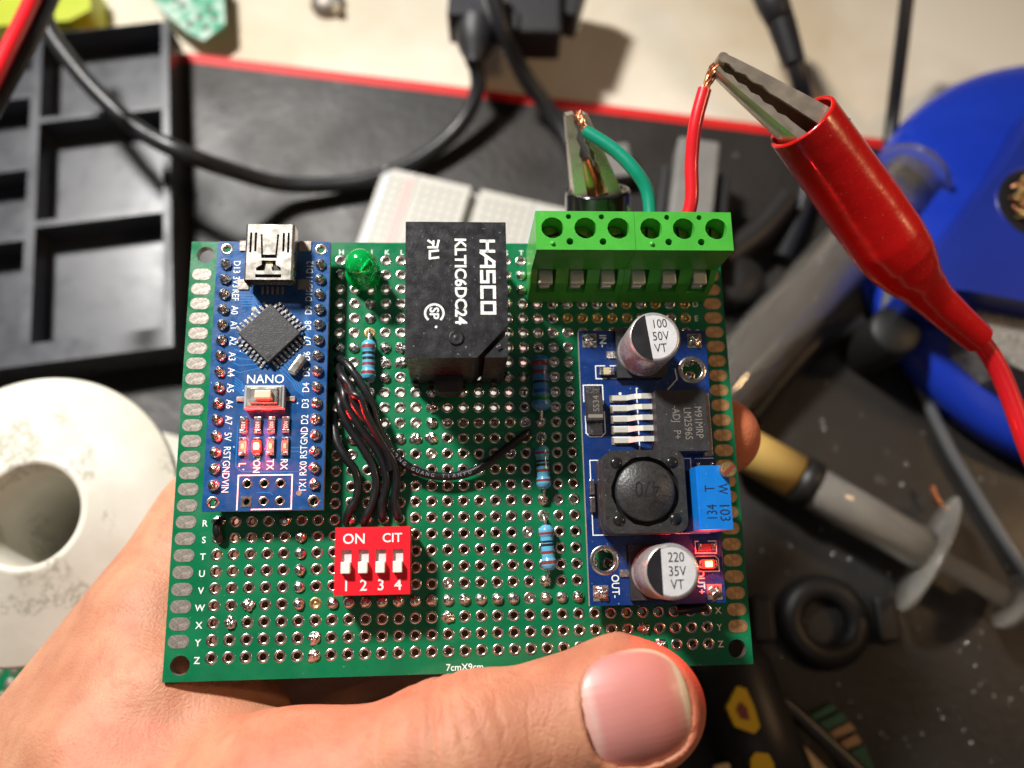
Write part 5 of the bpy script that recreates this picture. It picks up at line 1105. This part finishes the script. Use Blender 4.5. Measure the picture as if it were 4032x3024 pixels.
def skin():
    m = bpy.data.materials.new('skin'); m.use_nodes = True; n = m.node_tree.nodes; L = m.node_tree.links; b = n['Principled BSDF']
    b.inputs['Subsurface Weight'].default_value = 0.35; b.inputs['Subsurface Radius'].default_value = (1.0, 0.32, 0.16); b.inputs['Subsurface Scale'].default_value = 2.2 * mm
    b.inputs['Roughness'].default_value = 0.5; b.inputs['Specular IOR Level'].default_value = 0.36
    t = n.new('ShaderNodeTexCoord')
    def noise(s, det=4, dist=0):
        x = n.new('ShaderNodeTexNoise'); x.inputs['Scale'].default_value = s / mm; x.inputs['Detail'].default_value = det; x.inputs['Distortion'].default_value = dist; L.new(t.outputs['Object'], x.inputs['Vector']); return x
    def ramp(src, p0, p1, c0, c1):
        r = n.new('ShaderNodeValToRGB'); L.new(src, r.inputs[0]); r.color_ramp.elements[0].position = p0; r.color_ramp.elements[1].position = p1; r.color_ramp.elements[0].color = (*c0, 1); r.color_ramp.elements[1].color = (*c1, 1); return r
    def mix(fac, a, c):
        x = n.new('ShaderNodeMix'); x.data_type = 'RGBA'; L.new(fac, x.inputs['Factor']); L.new(a, x.inputs['A'])
        if isinstance(c, tuple): x.inputs['B'].default_value = (*c, 1)
        else: L.new(c, x.inputs['B'])
        return x.outputs['Result']
    def near(c, r0, r1):       # 1 close to point c, 0 beyond r1
        v = n.new('ShaderNodeVectorMath'); v.operation = 'DISTANCE'; L.new(t.outputs['Object'], v.inputs[0]); v.inputs[1].default_value = tuple(float(q) * mm for q in c)
        r = n.new('ShaderNodeMapRange'); L.new(v.outputs['Value'], r.inputs[0]); r.inputs[1].default_value = r0 * mm; r.inputs[2].default_value = r1 * mm; r.inputs[3].default_value = 1; r.inputs[4].default_value = 0; r.interpolation_type = 'SMOOTHSTEP'; return r.outputs[0]
    c = ramp(noise(.10, 3).outputs[0], .35, .68, (0.43, 0.178, 0.100), (0.55, 0.265, 0.155)).outputs[0]
    c = mix(ramp(noise(.42, 5).outputs[0], .5, .72, (0, 0, 0), (.45, .45, .45)).outputs[0], c, (0.42, 0.135, 0.082))
    mu = n.new('ShaderNodeMath'); mu.operation = 'MULTIPLY'; L.new(near(T4 + np.array([4.0, 3, 1]), 4, 15), mu.inputs[0]); mu.inputs[1].default_value = .5
    c = mix(mu.outputs[0], c, (0.60, 0.085, 0.045))                 # flushed fingertip pressed on the board
    mu = n.new('ShaderNodeMath'); mu.operation = 'MULTIPLY'; L.new(near(I4, 4, 20), mu.inputs[0]); mu.inputs[1].default_value = .8
    c = mix(mu.outputs[0], c, (0.58, 0.15, 0.06))  # light bleeding through the shaded index fingertip, painted as orange skin
    L.new(c, b.inputs['Base Color'])
    # bump: fine cells, and skin lines crossing the thumb
    vo = n.new('ShaderNodeTexVoronoi'); vo.inputs['Scale'].default_value = 1.7 / mm; vo.feature = 'F1'; L.new(t.outputs['Object'], vo.inputs['Vector'])
    wv = n.new('ShaderNodeTexWave'); wv.inputs['Scale'].default_value = .085 / mm; wv.inputs['Distortion'].default_value = 9; wv.inputs['Detail'].default_value = 4; wv.inputs['Detail Scale'].default_value = 1.2; wv.bands_direction = 'X'; wv.wave_profile = 'SIN'
    L.new(t.outputs['Object'], wv.inputs['Vector'])
    wr = ramp(wv.outputs['Fac'], .0, .16, (0, 0, 0), (1, 1, 1))
    n1 = noise(2.6, 6)
    nr = near(T2 + np.array([1, 2, 6]), 4, 21)
    wi = n.new('ShaderNodeMath'); wi.operation = 'SUBTRACT'; wi.inputs[0].default_value = 1; L.new(wr.outputs[0], wi.inputs[1])
    wm = n.new('ShaderNodeMath'); wm.operation = 'MULTIPLY'; L.new(wi.outputs[0], wm.inputs[0]); L.new(nr, wm.inputs[1])
    a1 = n.new('ShaderNodeMath'); a1.operation = 'MULTIPLY_ADD'; L.new(vo.outputs['Distance'], a1.inputs[0]); a1.inputs[1].default_value = -.35; L.new(n1.outputs[0], a1.inputs[2])
    a2 = n.new('ShaderNodeMath'); a2.operation = 'MULTIPLY_ADD'; L.new(wm.outputs[0], a2.inputs[0]); a2.inputs[1].default_value = -.5; L.new(a1.outputs[0], a2.inputs[2])
    bu = n.new('ShaderNodeBump'); bu.inputs['Distance'].default_value = .16 * mm; bu.inputs['Strength'].default_value = .9; L.new(a2.outputs[0], bu.inputs['Height']); L.new(bu.outputs[0], b.inputs['Normal'])
    rr_ = n.new('ShaderNodeMapRange'); L.new(n1.outputs[0], rr_.inputs[0]); rr_.inputs[3].default_value = .42; rr_.inputs[4].default_value = .62; L.new(rr_.outputs[0], b.inputs['Roughness'])
    return m
hm.materials.append(skin())
HAND = bpy.data.objects.new('hand', hm); COL.objects.link(HAND); to_board(HAND)
tag(HAND, 'bare left hand with thumb on the front and fingers behind, holding the green circuit board', 'hand')

# thumbnail: a curved plate with its own thickness
m = bpy.data.materials.new('nail'); m.use_nodes = True; n = m.node_tree.nodes; L = m.node_tree.links; b = n['Principled BSDF']
b.inputs['Roughness'].default_value = .42; b.inputs['Coat Weight'].default_value = .12; b.inputs['Coat Roughness'].default_value = .2
b.inputs['Subsurface Weight'].default_value = .3; b.inputs['Subsurface Radius'].default_value = (1, .4, .35); b.inputs['Subsurface Scale'].default_value = 1.2 * mm
uv = n.new('ShaderNodeUVMap'); sx_ = n.new('ShaderNodeSeparateXYZ'); L.new(uv.outputs[0], sx_.inputs[0])
uv2 = n.new('ShaderNodeUVMap'); uv2.uv_map = 'ridge'; uv.uv_map = 'UVMap'
no = n.new('ShaderNodeTexNoise'); no.inputs['Scale'].default_value = 5; no.inputs['Detail'].default_value = 4; L.new(uv2.outputs[0], no.inputs['Vector'])
ad = n.new('ShaderNodeMath'); ad.operation = 'MULTIPLY_ADD'; L.new(no.outputs[0], ad.inputs[0]); ad.inputs[1].default_value = .05; L.new(sx_.outputs['X'], ad.inputs[2])
cr = n.new('ShaderNodeValToRGB'); L.new(ad.outputs[0], cr.inputs[0]); el = cr.color_ramp.elements
el[0].position = 0.03; el[0].color = (0.70, 0.47, 0.38, 1); el[1].position = 1.0; el[1].color = (0.62, 0.42, 0.26, 1)
for p_, c_ in ((.055, (0.66, 0.34, 0.29)), (.12, (0.64, 0.39, 0.34)), (.19, (0.60, 0.25, 0.225)), (.5, (0.56, 0.215, 0.185)), (.84, (0.58, 0.20, 0.165)), (.93, (0.60, 0.27, 0.20)), (.965, (0.66, 0.50, 0.34))):
    x_ = el.new(p_); x_.color = (*c_, 1)
rm = n.new('ShaderNodeMapRange'); L.new(sx_.outputs['Y'], rm.inputs[0]); rm.inputs[1].default_value = .93; rm.inputs[2].default_value = .97
rx_ = n.new('ShaderNodeMapRange'); L.new(sx_.outputs['X'], rx_.inputs[0]); rx_.inputs[1].default_value = .42; rx_.inputs[2].default_value = .7
mm_ = n.new('ShaderNodeMath'); mm_.operation = 'MULTIPLY'; L.new(rm.outputs[0], mm_.inputs[0]); L.new(rx_.outputs[0], mm_.inputs[1])
mx_ = n.new('ShaderNodeMix'); mx_.data_type = 'RGBA'; L.new(mm_.outputs[0], mx_.inputs['Factor']); L.new(cr.outputs[0], mx_.inputs['A']); mx_.inputs['B'].default_value = (.60, .43, .29, 1)
L.new(mx_.outputs['Result'], b.inputs['Base Color'])
wv = n.new('ShaderNodeTexNoise'); mp = n.new('ShaderNodeMapping'); mp.inputs['Scale'].default_value = (1.2, 22, 1); L.new(uv2.outputs[0], mp.inputs[0]); L.new(mp.outputs[0], wv.inputs['Vector']); wv.inputs['Scale'].default_value = 1
bu = n.new('ShaderNodeBump'); bu.inputs['Distance'].default_value = .035 * mm; L.new(wv.outputs[0], bu.inputs['Height']); L.new(bu.outputs[0], b.inputs['Normal'])
M['nail'] = m
NR_, NT_ = 22, 72; vs = []; uvs = []; uw = []
for j in range(NR_ + 1):
    for i in range(NT_):
        a = 2 * math.pi * i / NT_; dx_, dy_ = math.cos(a), math.sin(a); lo_, hi_ = 0, 12
        for _ in range(30):
            md = (lo_ + hi_) / 2
            if nail_outline(np.float64(dx_ * md), np.float64(dy_ * md)) < 0: lo_ = md
            else: hi_ = md
        rr_ = lo_ * j / NR_ * 1.015; u, w_ = dx_ * rr_, dy_ * rr_
        hz = float(nailz(np.float64(u), np.float64(w_))) + .12 * (1 - (j / NR_) ** 6) - .12
        vs.append(tuple(NO + NU * u + NW * w_ + NN * hz)); uvs.append(((u + NA) / (2 * NA), j / NR_)); uw.append(((u + NA) / (2 * NA), (w_ + NB) / (2 * NB)))
top_n = len(vs); vs += [tuple(np.array(v) - NN * .55) for v in vs[-NT_:]]; uvs += uvs[-NT_:]; uw += uw[-NT_:]
fs = [(j * NT_ + i, (j + 1) * NT_ + i, (j + 1) * NT_ + (i + 1) % NT_, j * NT_ + (i + 1) % NT_) for j in range(NR_) for i in range(NT_)]
fs += [((NR_) * NT_ + i, top_n + i, top_n + (i + 1) % NT_, NR_ * NT_ + (i + 1) % NT_) for i in range(NT_)]
nb = MB(); nb.add(vs, fs, 'nail', True); no_ = nb.build('thumbnail', HAND)
ul = no_.data.uv_layers.new(name='UVMap'); ul2 = no_.data.uv_layers.new(name='ridge'); ul = no_.data.uv_layers['UVMap']; li = 0
for pg in no_.data.polygons:
    for vi in pg.vertices: ul.data[li].uv = uvs[vi]; ul2.data[li].uv = uw[vi]; li += 1
